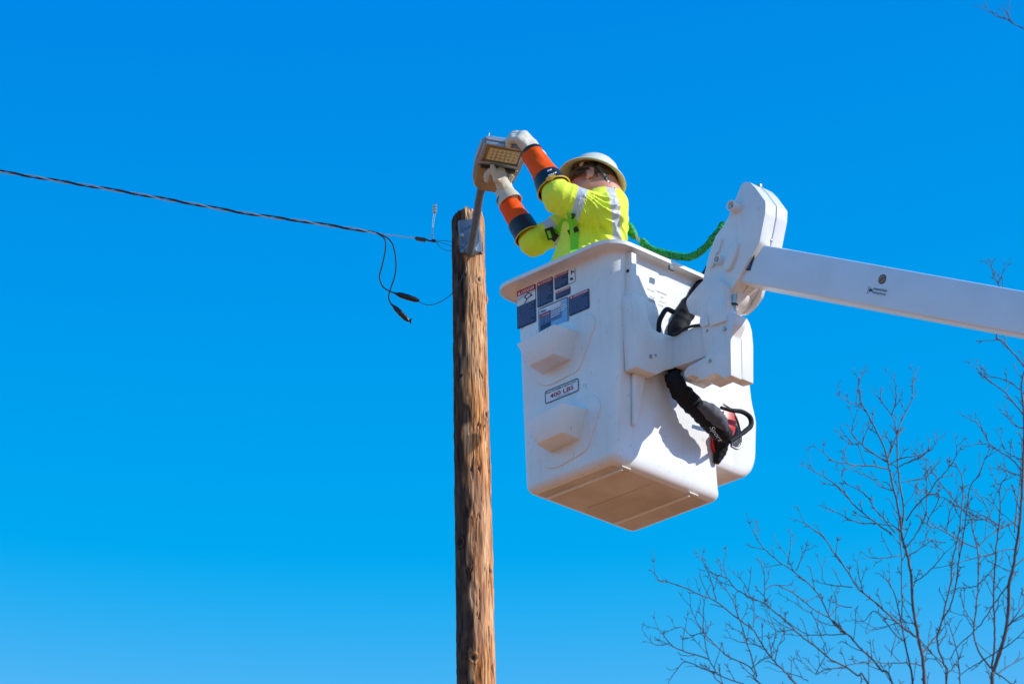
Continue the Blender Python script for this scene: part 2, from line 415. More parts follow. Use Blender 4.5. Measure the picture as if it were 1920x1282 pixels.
def wood_mat():
    m = bpy.data.materials.new('weathered_pole_wood'); m.use_nodes = True
    t = m.node_tree; b = t.nodes['Principled BSDF']; b.inputs['Roughness'].default_value = 0.8; b.inputs['Specular IOR Level'].default_value = 0.2
    tc = t.nodes.new('ShaderNodeTexCoord')
    def noise(sc, scale, det=8, dist=0.0):
        mp = t.nodes.new('ShaderNodeMapping'); mp.inputs['Scale'].default_value = sc
        t.links.new(tc.outputs['Object'], mp.inputs[0])
        n = t.nodes.new('ShaderNodeTexNoise'); n.inputs['Scale'].default_value = scale; n.inputs['Detail'].default_value = det; n.inputs['Distortion'].default_value = dist
        t.links.new(mp.outputs[0], n.inputs['Vector']); return n
    n1 = noise((1, 1, 0.085), 42, 9, 0.35)          # broad streaks along the grain
    n2 = noise((1, 1, 0.05), 150, 7, 0.3)         # fine fibres
    n3 = noise((1, 1, 0.35), 5, 4, 0.2)           # weathered patches
    r1 = t.nodes.new('ShaderNodeValToRGB'); cr = r1.color_ramp
    cr.elements[0].position = 0.30; cr.elements[0].color = (0.15, 0.05, 0.018, 1)
    cr.elements[1].position = 0.68; cr.elements[1].color = (0.92, 0.59, 0.35, 1)
    e = cr.elements.new(0.42); e.color = (0.50, 0.17, 0.045, 1)
    e = cr.elements.new(0.53); e.color = (0.78, 0.36, 0.13, 1)
    t.links.new(n1.outputs[0], r1.inputs[0])
    r2 = t.nodes.new('ShaderNodeValToRGB'); cr = r2.color_ramp
    cr.elements[0].position = 0.34; cr.elements[0].color = (0.13, 0.085, 0.06, 1)
    cr.elements[1].position = 0.52; cr.elements[1].color = (1, 1, 1, 1)
    t.links.new(n2.outputs[0], r2.inputs[0])
    mx = t.nodes.new('ShaderNodeMix'); mx.data_type = 'RGBA'; mx.blend_type = 'MULTIPLY'; mx.inputs[0].default_value = 0.85
    t.links.new(r1.outputs[0], mx.inputs[6]); t.links.new(r2.outputs[0], mx.inputs[7])
    r3 = t.nodes.new('ShaderNodeValToRGB'); r3.color_ramp.elements[0].position = 0.42; r3.color_ramp.elements[1].position = 0.62
    t.links.new(n3.outputs[0], r3.inputs[0])
    ml = t.nodes.new('ShaderNodeMath'); ml.operation = 'MULTIPLY'; ml.inputs[1].default_value = 0.25
    t.links.new(r3.outputs[0], ml.inputs[0])
    m2 = t.nodes.new('ShaderNodeMix'); m2.data_type = 'RGBA'
    t.links.new(ml.outputs[0], m2.inputs[0]); t.links.new(mx.outputs[2], m2.inputs[6]); m2.inputs[7].default_value = (0.70, 0.52, 0.37, 1)
    a = t.nodes.new('ShaderNodeAttribute'); a.attribute_name = 'shade_and_splits'
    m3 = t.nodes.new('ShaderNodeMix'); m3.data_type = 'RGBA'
    t.links.new(a.outputs['Fac'], m3.inputs[0]); t.links.new(m2.outputs[2], m3.inputs[6]); m3.inputs[7].default_value = (0.032, 0.020, 0.017, 1)  # near-black for the painted shade side, the splits and the knots
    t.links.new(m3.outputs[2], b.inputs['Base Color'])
    bp = t.nodes.new('ShaderNodeBump'); bp.inputs['Strength'].default_value = 0.8; bp.inputs['Distance'].default_value = 0.004
    t.links.new(n2.outputs[0], bp.inputs['Height']); t.links.new(bp.outputs[0], b.inputs['Normal'])
    return m
M['wood'] = wood_mat()
M['knot'] = material('dark_wood_knot', (0.07, 0.04, 0.025), 0.7, var=0.5, vscale=60, bump=0.6, bscale=90)

# ------------------------------------------------------------------ ground (out of view below, it lights the undersides)
g = 1500.0
gv = []; gf = []
gn = 24
for j in range(gn + 1):
    for i in range(gn + 1):
        x = (i / gn * 2 - 1); y = (j / gn * 2 - 1)
        gv.append((math.copysign(abs(x) ** 2.2, x) * g, math.copysign(abs(y) ** 2.2, y) * g, 0))
for j in range(gn):
    for i in range(gn):
        q = j * (gn + 1) + i; gf.append([q, q + 1, q + gn + 2, q + gn + 1])
go = mesh('ground', gv, gf, M['ground'], origin=(0, 0, 0)); setp(go, kind='structure')

# ------------------------------------------------------------------ utility pole
YP = 1.28
pt = PY(877, 398, YP); pb = PY(893, 1282, YP)
pax = nrm(pb - pt)
base = pt + pax * ((pt[2]) / -pax[2])
pole = thing('utility_pole', base, 'round weathered orange-brown wooden utility pole under the street lamp', 'utility pole')
SCL = lambda p: FPX / np.dot(p - CAM, CF)      # pixels per metre at a point
def pole_r(z):
    rt = 30.0 / SCL(pt); rb = 36.8 / SCL(pb)
    return rt + (rb - rt) * (pt[2] - z) / (pt[2] - pb[2])
def vnoise(u, v, nu, nv, seed, per=True):       # periodic in u
    r = np.random.default_rng(seed); G = r.uniform(-1, 1, (nu, nv + 2))
    a = (u * nu); b = v * nv
    i = np.floor(a).astype(int); j = np.floor(b).astype(int); fa = a - i; fb = b - j
    fa = fa*fa*(3-2*fa); fb = fb*fb*(3-2*fb)
    j = np.clip(j, 0, nv)
    g00 = G[i % nu, j]; g10 = G[(i+1) % nu, j]; g01 = G[i % nu, j+1]; g11 = G[(i+1) % nu, j+1]
    return (g00*(1-fa)+g10*fa)*(1-fb) + (g01*(1-fa)+g11*fa)*fb
ztop = pt[2]; zlow = pb[2] - 0.35
zs = np.concatenate([np.linspace(0, zlow, 40, endpoint=False), np.linspace(zlow, ztop, 560)])
NS = 200
U = np.linspace(0, 1, NS, endpoint=False)
ZZ, UU = np.meshgrid(zs, U, indexing='ij')
H = (ZZ - zlow) / (ztop - zlow + 1e-9); Hc = np.clip(H, 0, 1)
Uw = (UU + 0.012 * vnoise(UU, Hc, 6, 14, 3) + 0.004 * vnoise(UU, Hc, 30, 40, 4)) % 1.0
rid = vnoise(Uw, Hc, 60, 26, 5); rid2 = vnoise(Uw, Hc, 100, 70, 6); big = vnoise(UU, Hc, 5, 9, 8)
crk = vnoise(Uw, Hc, 42, 11, 9); crk = np.clip(1 - np.abs(crk) / 0.09, 0, 1) * np.clip(vnoise(UU, Hc, 14, 16, 10) * 4 + .4, 0, 1)
R = pole_r(ZZ) * (1 + 0.012 * big) + 0.0024 * rid + 0.0018 * rid2 - 0.009 * crk
KN = []
for (kx, ky, kr) in ((898, 535, 5), (913, 784, 6.5), (864, 1025, 6.0), (889, 1245, 6)):
    c = PY(kx, ky, YP); ax0 = pt + (pb - pt) * ((pt[2] - c[2]) / (pt[2] - pb[2])); rr = pole_r(c[2]); dx = max(-rr * .93, min(rr * .93, c[0] - ax0[0]))
    th = (math.atan2(-math.sqrt(rr * rr - dx * dx), dx) / (2 * math.pi)) % 1.0
    KN.append((th, c[2], kr / SCL(pt), rr))
kst = 0 * UU
for (th, kz, k, rr) in KN:
    da = ((UU - th + .5) % 1.0 - .5) * 2 * math.pi * rr; dd = np.sqrt(da ** 2 + ((ZZ - kz) * .8) ** 2) / k
    R = R + .004 * np.exp(-((dd - 1.25) / .45) ** 2) - .005 * np.exp(-(dd / .55) ** 2)
    kst = np.maximum(kst, np.maximum(np.exp(-(dd / .75) ** 4), .3 * np.exp(-((dd - 1.7) / .18) ** 2)))
topd = np.clip((ZZ - (ztop - 0.05)) / 0.05, 0, 1)
R = R * (1 - 0.16 * topd ** 2)
ca = np.cos(2 * math.pi * UU); sa = np.sin(2 * math.pi * UU)
cx = base[0] + (pt[0] - base[0]) * ZZ / ztop; cy = base[1] + (pt[1] - base[1]) * ZZ / ztop
Zo = ZZ + topd * (0.014 * vnoise(UU, Hc, 40, 3, 12) + 0.018 * ca - 0.012)
pv = np.stack([cx + R * ca, cy + R * sa, Zo], -1).reshape(-1, 3)
pf = []
nz = len(zs)
ii = np.arange(nz - 1)[:, None] * NS; kk = np.arange(NS)[None, :]; k2 = (kk + 1) % NS
pf = np.stack([ii + kk, ii + k2, ii + NS + k2, ii + NS + kk], -1).reshape(-1, 4).tolist()
pf.append([(nz - 1) * NS + k for k in range(NS)])
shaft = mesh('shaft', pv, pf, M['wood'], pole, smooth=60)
# shade painted down the side away from the sun, ragged; dark splits and knots
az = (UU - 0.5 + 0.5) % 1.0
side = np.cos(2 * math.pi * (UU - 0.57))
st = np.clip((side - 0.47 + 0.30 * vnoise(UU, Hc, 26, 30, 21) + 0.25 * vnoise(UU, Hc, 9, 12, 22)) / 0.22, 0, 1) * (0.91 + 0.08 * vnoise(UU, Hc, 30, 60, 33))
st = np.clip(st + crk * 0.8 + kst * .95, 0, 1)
attr(shaft, 'shade_and_splits', st.reshape(-1))
# splinter standing off the right side
s0 = PY(909.5, 580, YP); mb = MB(); mb.add(*g_tube([s0, s0 + V(0.012, -0.01, 0.05), s0 + V(0.004, -0.01, 0.09)], [0.003, 0.004, 0.0008], 5)); mb.build('splinter', M['wood'], pole)

# ------------------------------------------------------------------ street lamp: bracket, arm and head
front = lambda px, py: PY(px, py, YP) + V(0, -0.0, 0)
def pole_front(px, py, off=0.0):
    c = PY(px, py, YP); ax0 = pt + (pb - pt) * ((pt[2] - c[2]) / (pt[2] - pb[2])); rr = pole_r(c[2]) + off
    dx = c[0] - ax0[0]; return V(c[0], ax0[1] - math.sqrt(max(rr * rr - dx * dx, 0)), c[2])
lamp = thing('street_lamp', pole_front(880, 470), 'grey LED street lamp on a steel arm at the pole top, held by the worker', 'street lamp')
# plate: a shallow folded channel in front of the pole
plate = []
ybr = pole_front(880, 440)[1] - 0.012
def atY(px, py, y): return at_y(px, py, y)
mb = MB()
pl = [atY(862, 413, ybr), atY(894, 409, ybr), atY(899, 470, ybr), atY(888, 482, ybr), atY(866, 470, ybr)]
mb.add(*g_prism(pl, V(0, 0.006, 0)))
mb.build('mounting_plate', M['galv'], lamp, bevel=0.0015)
for (sx, sg) in ((0, -1), (1, 1)):
    q = [pl[0], pl[4]] if sx == 0 else [pl[1], pl[2]]
    mb = MB(); mb.add(*g_prism([q[0], q[1], q[1] + V(0.012 * sg, 0.045, 0), q[0] + V(0.012 * sg, 0.045, 0)], V(0.004 * sg, 0, 0)))
    mb.build('plate_flange', M['galv'], lamp)
# angled socket foot under the arm
tip = atY(881, 470, ybr - 0.05)
mb = MB()
f0 = [atY(862, 458, ybr - 0.004), atY(899, 452, ybr - 0.004), atY(901, 472, ybr - 0.004), atY(884, 483, ybr - 0.004), atY(863, 474, ybr - 0.004)]
f1 = [tip + V(-0.03, 0, 0.015), tip + V(0.03, 0, 0.02), tip + V(0.032, 0, -0.002), tip + V(0.004, 0, -0.022), tip + V(-0.03, 0, -0.005)]
n = 5; mb.add(f0 + f1, [[0, 1, 2, 3, 4], [9, 8, 7, 6, 5]] + [[i, (i + 1) % n, n + (i + 1) % n, n + i] for i in range(n)])
mb.build('arm_socket', M['galv'], lamp, bevel=0.003)
for (bx, by) in ((866, 441), (890, 420), (894, 458)):
    c = atY(bx, by, ybr - 0.002); mb = MB(); mb.add(*g_lathe(c + V(0, 0.004, 0), V(0, -1, 0), [(0, 0.011), (0.004, 0.011), (0.0045, 0.0075), (0.012, 0.0075), (0.0125, 0.004), (0.016, 0.004)], 6))
    mb.build('bolt', M['steel'], lamp)
# lamp head frame
LY = YP - 0.58
lc = PY(902, 356, LY + 0.16)                      # where the arm enters
LDIR = nrm(V(0.085, -0.44, 0.035)); LW = nrm(V(1, 0.10, -0.085)); LU = nrm(np.cross(LW, LDIR)) ; 
if LU[2] < 0: LU = -LU
LW = nrm(np.cross(LDIR, LU));
if LW[0] < 0: LW = -LW
c_edge = PY(934.5, 307, LY - 0.10)                # middle of the edge between driver box and LED part
def L(l, w_, u): return c_edge + LDIR * l + LW * w_ + LU * u
arm_pts = smooth_path([tip + V(0.0, -0.0, -0.01), tip + (lc - tip) * 0.5 + V(0.002, 0.0, 0.0), lc, L(-0.16, -0.03, 0.030)], 6)
mb = MB(); mb.add(*g_tube(arm_pts, 0.0205, 20)); mb.build('lamp_arm', M['galv'], lamp)
half = 0.099
# housing: rings along the length (l, half width, bottom u, top u)
rings = [(-0.252, 0.050, 0.004, 0.03), (-0.245, 0.066, -0.008, 0.045), (-0.21, 0.088, -0.014, 0.060), (-0.14, 0.105, -0.014, 0.075), (-0.02, 0.118, -0.010, 0.085), (0.03, 0.120, -0.004, 0.085), (0.15, 0.116, -0.002, 0.050), (0.188, 0.108, -0.001, 0.032), (0.196, 0.100, 0.004, 0.022)]
hv = []; hf = []; n = 12
for (l, hw, ub, ut) in rings:
    pr = [(-hw * 0.86, ub), (hw * 0.86, ub), (hw * 0.97, ub + 0.006), (hw, ub + 0.2 * (ut - ub)), (hw * 1.0, ub + 0.42 * (ut - ub)), (hw * 0.93, ub + 0.72 * (ut - ub)), (hw * 0.6, ut), (-hw * 0.6, ut), (-hw * 0.93, ub + 0.72 * (ut - ub)), (-hw * 1.0, ub + 0.42 * (ut - ub)), (-hw, ub + 0.2 * (ut - ub)), (-hw * 0.97, ub + 0.006)]
    hv += [L(l, x_, u_) for (x_, u_) in pr]
for i in range(len(rings) - 1):
    for k in range(n): hf.append([i * n + k, i * n + (k + 1) % n, (i + 1) * n + (k + 1) % n, (i + 1) * n + k])
hf.append(list(range(n))); hf.append([(len(rings) - 1) * n + k for k in range(n)])
housing = mesh('housing', hv, hf, M['lamp_shell'], lamp, smooth=40)
def lbox(l0, l1, w0, w1, u0, u1): return g_box(L((l0 + l1) / 2, (w0 + w1) / 2, (u0 + u1) / 2), LDIR * (l1 - l0) / 2, LW * (w1 - w0) / 2, LU * (u1 - u0) / 2)
mb = MB()
for b in ((0.005, 0.03, -0.104, 0.104, -0.022, -0.006), (0.180, 0.192, -0.096, 0.096, -0.020, -0.003), (0.03, 0.180, -0.104, -0.088, -0.021, -0.003), (0.03, 0.180, 0.088, 0.104, -0.021, -0.003)): mb.add(*lbox(*b))
mb.build('lens_frame', M['lamp_shell'], lamp, bevel=0.002)
mb = MB(); mb.add(*lbox(0.03, 0.180, -0.088, 0.088, -0.008, -0.0045)); mb.build('reflector_tray', M['lamp_under'], lamp)
mb = MB(); mb.add(*lbox(0.040, 0.150, -0.070, 0.082, -0.0125, -0.0085)); board = mb.build('led_board', M['led_panel'], lamp)
mb = MB()
for i in range(4):
    for j in range(7):
        c = L(0.054 + i * 0.0275, -0.058 + j * 0.0215, -0.0125)
        mb.add(*g_lathe(c, -LU, [(0, 0.0072), (0.003, 0.0058), (0.005, 0.0025), (0.0053, 0)], 8))
leds = mb.build('led_domes', M['led'], board); leds['kind'] = 'stuff'
mb = MB()
for i in range(3):
    for j in range(6): mb.add(*g_lathe(L(0.068 + i * 0.0275, -0.047 + j * 0.0215, -0.0127), -LU, [(0, 0.0034), (0.0006, 0.003)], 6))
sc_ = mb.build('board_screws', M['dark'], board); sc_['kind'] = 'stuff'
cv = [L(-0.222, -0.05, -0.018), L(-0.222, 0.05, -0.018), L(-0.17, 0.085, -0.019), L(-0.004, 0.101, -0.016), L(-0.004, -0.101, -0.016), L(-0.17, -0.085, -0.019)]
mb = MB(); mb.add(*g_prism(cv, -LU * 0.012)); door = mb.build('driver_cover', M['lamp_under'], lamp, bevel=0.004, seg=3)
mb = MB(); mb.add(*lbox(-0.012, 0.004, -0.085, 0.085, -0.034, -0.024)); mb.build('latch_bar', M['dark'], door)
for sx in (-0.05, 0.05):
    mb = MB(); mb.add(*g_lathe(L(-0.15, sx, -0.03), -LU, [(0, 0.006), (0.003, 0.005)], 8)); mb.build('screw', M['steel'], door)
mb = MB(); mb.add(*g_lathe(L(-0.0, 0.0, 0.08), LU, [(0, 0.035), (0.008, 0.035), (0.010, 0.03)], 20)); mb.build('photocell_socket', M['dark'], lamp)
for (l_, w2) in ((0.185, -0.085), (0.185, 0.01), (0.10, -0.112)):
    mb = MB(); mb.add(*g_tube([L(l_, w2, 0.012), L(l_ + 0.004, w2, 0.044)], 0.003, 6)); mb.build('clip', M['steel'], lamp)

# ------------------------------------------------------------------ overhead service cable
YC = YP - 0.02
cab = thing('service_cable', PY(846, 455, YC), 'twisted black and bare aluminium overhead service cable coming in to the pole from the left', 'cable')
cp = smooth_path([PY(x, y, YC) for (x, y) in ((-500, 231), (-200, 285), (0, 321), (120, 341), (235, 360), (359, 382), (455, 399), (560, 414), (640, 426), (690, 434), (712, 438.5))], 60)
cp = np.array(cp); Ls = np.concatenate([[0], np.cumsum(np.linalg.norm(np.diff(cp, axis=0), axis=1))])
def strand(ph, r, hr, mat, name, i1=None):
    out = []
    step = 2
    for i in range(0, len(cp), step):
        t = nrm(cp[min(i + 1, len(cp) - 1)] - cp[max(i - 1, 0)]); x, y, _ = basis(t)
        a = ph + Ls[i] * 2 * math.pi / 0.275
        fade = min(1.0, (Ls[-1] - Ls[i]) / 0.10 + 0.25)
        out.append(cp[i] + (x * math.cos(a) + y * math.sin(a)) * hr * fade)
    mb = MB(); mb.add(*g_tube(out, r, 8)); return mb.build(name, mat, cab)
strand(0.0, 0.0030, 0.0055, M['cable'], 'insulated_conductor')
strand(1.25, 0.0030, 0.0055, M['cable'], 'insulated_conductor')
strand(3.7, 0.0033, 0.0050, M['alu'], 'bare_neutral')
def wire(pts, r, mat, name, dy=None, n=8, m=8, taper=None):
    P3 = [PY(p[0], p[1], (p[2] if len(p) > 2 else 0) + YC) for p in pts]
    mb = MB(); mb.add(*g_tube(smooth_path(P3, m), r, n)); return mb.build(name, mat, cab)
wire([(706, 436.5), (721, 448), (722.6, 469), (716, 500), (711.5, 520), (718.5, 538), (732, 546.5), (740, 549.5)], 0.0037, M['cable'], 'insulated_conductor')
wire([(706, 436.5, -.01), (728.7, 448, -.02), (739, 467, -.03), (742.5, 498, -.03), (739, 522, -.03), (731.7, 543, -.03), (728.7, 559, -.03), (734.5, 572, -.03)], 0.0037, M['cable'], 'insulated_conductor')
wire([(706, 437), (730, 440.5), (778, 446.5)], 0.0026, M['alu'], 'bare_neutral')
def splice(p0, p1, r, name, y=0.0):
    a = PY(p0[0], p0[1], YC + y); b = PY(p1[0], p1[1], YC + y); Ln = np.linalg.norm(b - a)
    mb = MB(); mb.add(*g_lathe(a, b - a, [(0, 0.004), (Ln * .06, 0.005), (Ln * .2, r * .8), (Ln * .3, r), (Ln * .52, r * 1.02), (Ln * .54, r * 1.12), (Ln * .58, r * 1.02), (Ln * .85, r * .95), (Ln * .93, r * .7), (Ln, r * .45)], 14))
    return mb.build(name, M['black'], cab)
splice((738, 549), (786, 564), 0.0145, 'splice_sleeve')
splice((734, 570), (766, 602), 0.0135, 'splice_sleeve', -.03)
a = PY(763, 599, YC - .03); b = PY(771, 607, YC - .03); c = PY(773, 597, YC - .03)
mb = MB(); mb.add(*g_prism([a, b, (b + c) / 2 + (a - b) * .15, c], V(0, 0.008, 0))); mb.build('tail_tie', M['black'], cab)
# parallel-groove clamp and eye
a = PY(778, 446.3, YC); b = PY(800, 450, YC); d = nrm(b - a); x, y, _ = basis(d)
mb = MB(); mb.add(*g_tube([a, b], [0.011, 0.011], 8, squash=.7)); clampo = mb.build('dead_end_clamp', M['galv'], cab, bevel=0.002)
mb = MB(); mb.add(*g_box((a + b) / 2 - y * 0.002, d * 0.024, x * 0.0135, y * 0.005)); mb.build('clamp_jaw', M['black'], clampo)
wire([(800, 450), (808, 452), (814, 450)], 0.0045, M['black'], 'clamp_tail')
mb = MB(); q = PY(813, 451.5, YC); mb.add(*g_lathe(q - d * 0.012, d, [(0, .004), (.003, .008), (.02, .008), (.023, .004)], 10)); mb.build('clamp_nut', M['black'], cab)
wire([(805, 448), (810, 436, 0), (811, 415), (813, 400)], 0.0018, M['alu'], 'jumper_wire')
wire([(815, 452), (812, 440), (813, 420), (816.5, 400)], 0.0018, M['alu'], 'jumper_wire')
mb = MB()
for k in range(3):
    cc = PY(815 + k * .1, 397 - k * 5.2, YC); mb.add(*g_box(cc, V(0.0105, 0, 0.001), V(0, 0.009, 0), V(0, 0, 0.0052)))
    mb.add(*g_lathe(cc + V(0.003, -0.012, 0), V(0, 1, 0), [(0, .004), (.004, .004)], 8))
mb.build('terminal_block', M['alu'], cab, bevel=0.001)
YF = YP - pole_r(9.5) 
def wire2(pts, r, mat, name):
    P3 = [PY(p[0], p[1], p[2]) for p in pts]
    mb = MB(); mb.add(*g_tube(smooth_path(P3, 8), r, 6)); return mb.build(name, mat, cab)
wire2([(814, 451, YC), (830, 451.5, YC), (848, 453, YP - .03)], 0.0014, M['cable'], 'tie_wire')
wire2([(814, 452, YC), (830, 456, YC - .03), (850, 462, YP - .09), (866, 462, YP - .12)], 0.0014, M['cable'], 'tie_wire')
wire2([(811, 440, YC), (818, 455, YC), (832, 468, YC - .06), (850, 470, YP - .13), (865, 466, YP - .15), (876, 456, YP - .16)], 0.0015, M['cable'], 'lamp_lead')
wire2([(784, 565, YC), (800, 571.5, YC - .02), (818, 569, YC - .05), (842, 555, YP - .10), (862, 531, YP - .13), (875, 495, YP - .14), (880, 474, YP - .15)], 0.0019, M['cable'], 'lamp_lead')

# ------------------------------------------------------------------ the bucket
HB = 1.08
bucket = thing('aerial_bucket', F(0.28, 0.33, 0), 'white fibreglass worker bucket with danger decals hanging at the boom tip', 'bucket')
def a0(z): return -0.050 * z / HB
def a1(z): return 0.582 + 0.066 * z / HB
def b0(z): return -0.020 * z / HB
def b1(z): return float(np.interp(z, [0, 0.30, 0.55, HB], [0.725, 0.695, 0.69, 0.75]))
def rr_ring(A0, A1, B0, B1, r, z, m=7, taper=None):
    out = []
    for (ca_, cb_, s) in ((A0 + r, B0 + r, 180), (A1 - r, B0 + r, 270), (A1 - r, B1 - r, 0), (A0 + r, B1 - r, 90)):
        for k in range(m + 1):
            a = rad(s + 90 * k / m)
            out.append((ca_ + r * math.cos(a), cb_ + r * math.sin(a), z))
    return out
def loft(ringlist, cap0=True, cap1=False):
    n = len(ringlist[0]); v = [F(*p) for rg in ringlist for p in rg]; f = []
    for i in range(len(ringlist) - 1):
        for k in range(n): f.append([i * n + k, i * n + (k + 1) % n, (i + 1) * n + (k + 1) % n, (i + 1) * n + k])
    if cap0: f.append(list(range(n)))
    if cap1: f.append([(len(ringlist) - 1) * n + k for k in range(n)])
    return v, f
RC = 0.036
rg = []
BR = 0.042                                     # bottom edge radius
for k in range(5):
    a = rad(90 * k / 4); ins = BR * (1 - math.sin(a)); z = BR * (1 - math.cos(a))
    rg.append(rr_ring(a0(0) + ins, a1(0) - ins, b0(0) + ins, b1(0) - ins, max(RC - ins * .35, .012), z))
for z in np.linspace(0.06, HB - 0.05, 22): rg.append(rr_ring(a0(z), a1(z), b0(z), b1(z), RC + .048 * z / HB, z))
OV = 0.070
RO = 0.022
zt = HB
# flared rim
for (dz, o) in ((-0.034, 0.002), (-0.024, 0.008), (-0.019, 0.022), (-0.0165, 0.062)):
    z = zt + dz; rg.append(rr_ring(a0(z) - min(o, OV - RO - .008), a1(z) + o, b0(z) - o, b1(z) + o, RC + .048 + o * .6, z))
rg.append(rr_ring(a0(zt) - OV + RO, a1(zt) + OV, b0(zt) - OV, b1(zt) + OV, RC + .048 + OV * .6, zt - 0.024))
rg.append(rr_ring(a0(zt) - OV + RO - .005, a1(zt) + OV + .005, b0(zt) - OV - .005, b1(zt) + OV + .005, RC + .048 + OV * .6, zt - 0.022))
rg.append(rr_ring(a0(zt) - OV + RO - .006, a1(zt) + OV + .006, b0(zt) - OV - .006, b1(zt) + OV + .006, RC + .048 + OV * .6, zt - 0.004))
rg.append(rr_ring(a0(zt) - OV + RO, a1(zt) + OV, b0(zt) - OV, b1(zt) + OV, RC + .048 + OV * .6, zt))
rg.append(rr_ring(a0(zt) - 0.01, a1(zt) + 0.01, b0(zt) - 0.01, b1(zt) + 0.01, RC + .05, zt + 0.002))
for z in (zt - 0.01, zt - 0.03, 0.7, 0.3, 0.03): rg.append(rr_ring(a0(z) + .008, a1(z) - .008, b0(z) + .008, b1(z) - .008, RC - .006 + .048 * z / HB, z))
v, f = loft(rg, True, True)
shell = mesh('bucket_shell', v, f, M['white'], bucket, smooth=40)
# underside pan and its two raised ribs
mb = MB(); v, f = loft([rr_ring(0.045, 0.537, 0.045, 0.68, 0.012, -0.001), rr_ring(0.05, 0.532, 0.05, 0.675, 0.010, -0.004)], True, True); mb.add(v, f)
pan = mb.build('floor_pan', M['underbucket'], bucket, smooth=30)
for B in (0.095, 0.545):
    mb = MB(); mb.add(*g_box(F(0.285, B, -0.006), UA * 0.245, UB * 0.008, UZ * 0.006)); mb.build('floor_rib', M['white'], pan, bevel=0.003)
mb = MB(); mb.add(*g_box(F(0.28, 0.32, -0.0055), UA * 0.20, UB * 0.0015, UZ * 0.0018)); mb.build('seam', M['underbucket'], pan)
for (A, B) in ((0.055, 0.10), (0.055, 0.55)):
    mb = MB(); mb.add(*g_box(F(A - .035, B, -0.004), UA * 0.007, UB * 0.030, UZ * 0.004)); mb.build('drain_lip', M['underbucket'], pan, bevel=0.002)
def wallB(z, e=0.0): return b0(z) - e
def FW(A, z, e=0.0025): return F(A, wallB(z, e), z)
def wall_px(px, py, e=0.0):                    # pixel -> (A, z) on the tapering left wall
    z = 0.5
    for _ in range(6):
        A, z = pB(px, py, wallB(z, e))
    return A, z
# two moulded tool steps, each on its raised pad
def step(dA, dz, pad_px):
    pts = dict(ton=(0.232, -0.150, 0.712), tof=(0.480, -0.150, 0.692), twn=(0.195, 0.01, 0.712), twf=(0.520, 0.01, 0.70),
               bon=(0.262, -0.118, 0.578), bof=(0.428, -0.118, 0.570), bwn=(0.252, 0.01, 0.578), bwf=(0.452, 0.01, 0.565))
    P_ = {k: F(p[0] + dA, p[1], p[2] + dz) for k, p in pts.items()}
    mid = lambda a_, b_, t, up: F(pts[a_][0] + (pts[b_][0] - pts[a_][0]) * t + dA, pts[a_][1] + (pts[b_][1] - pts[a_][1]) * t, pts[a_][2] + (pts[b_][2] - pts[a_][2]) * t + up + dz)
    names = ['ton', 'tof', 'twn', 'twf', 'bon', 'bof', 'bwn', 'bwf']
    v = [P_[k] for k in names] + [mid('twn', 'twf', .3, .022), mid('twn', 'twf', .75, .02)]
    i = {k: j for j, k in enumerate(names)}
    f = [[i['ton'], i['tof'], i['bof'], i['bon']], [i['ton'], i['bon'], i['bwn'], i['twn']], [i['tof'], i['twf'], i['bwf'], i['bof']], [i['bon'], i['bof'], i['bwf'], i['bwn']],
         [i['ton'], i['twn'], 8], [i['ton'], 8, 9, i['tof']], [i['tof'], 9, i['twf']], [i['twn'], i['bwn'], i['bwf'], i['twf'], 9, 8]]
    o = mesh('moulded_step', v, f, M['white'], bucket, smooth=40, bevel=0.006, seg=3)
    poly = round_poly([wall_px(x, y) for (x, y) in pad_px], 0.03)
    mb = MB(); outer = [FW(A, z, -0.002) for A, z in poly]; c = np.mean(outer, 0)
    inner = [FW(A, z, 0.004) for A, z in poly]; inner2 = [FW(*(np.array([A, z]) * .985 + np.array([np.mean([q[0] for q in poly]), np.mean([q[1] for q in poly])]) * .015), 0.0065) for A, z in poly]
    n = len(poly); mb.add(outer + inner + inner2, [[i_, (i_ + 1) % n, n + (i_ + 1) % n, n + i_] for i_ in range(n)] + [[n + i_, n + (i_ + 1) % n, 2 * n + (i_ + 1) % n, 2 * n + i_] for i_ in range(n)] + [[2 * n + i_ for i_ in range(n)], list(range(n))[::-1]])
    mb.build('raised_pad', M['white'], bucket, smooth=30)
step(0, 0, [(1098, 590), (1112, 590), (1118, 606), (1088, 690), (1080, 698), (1030, 724), (1010, 721), (985, 694), (978, 662), (1040, 612)])
step(-0.048, -0.412, [(1108, 742), (1122, 744), (1128, 760), (1104, 838), (1096, 848), (1044, 878), (1026, 878), (1000, 850), (990, 815), (1050, 768)])

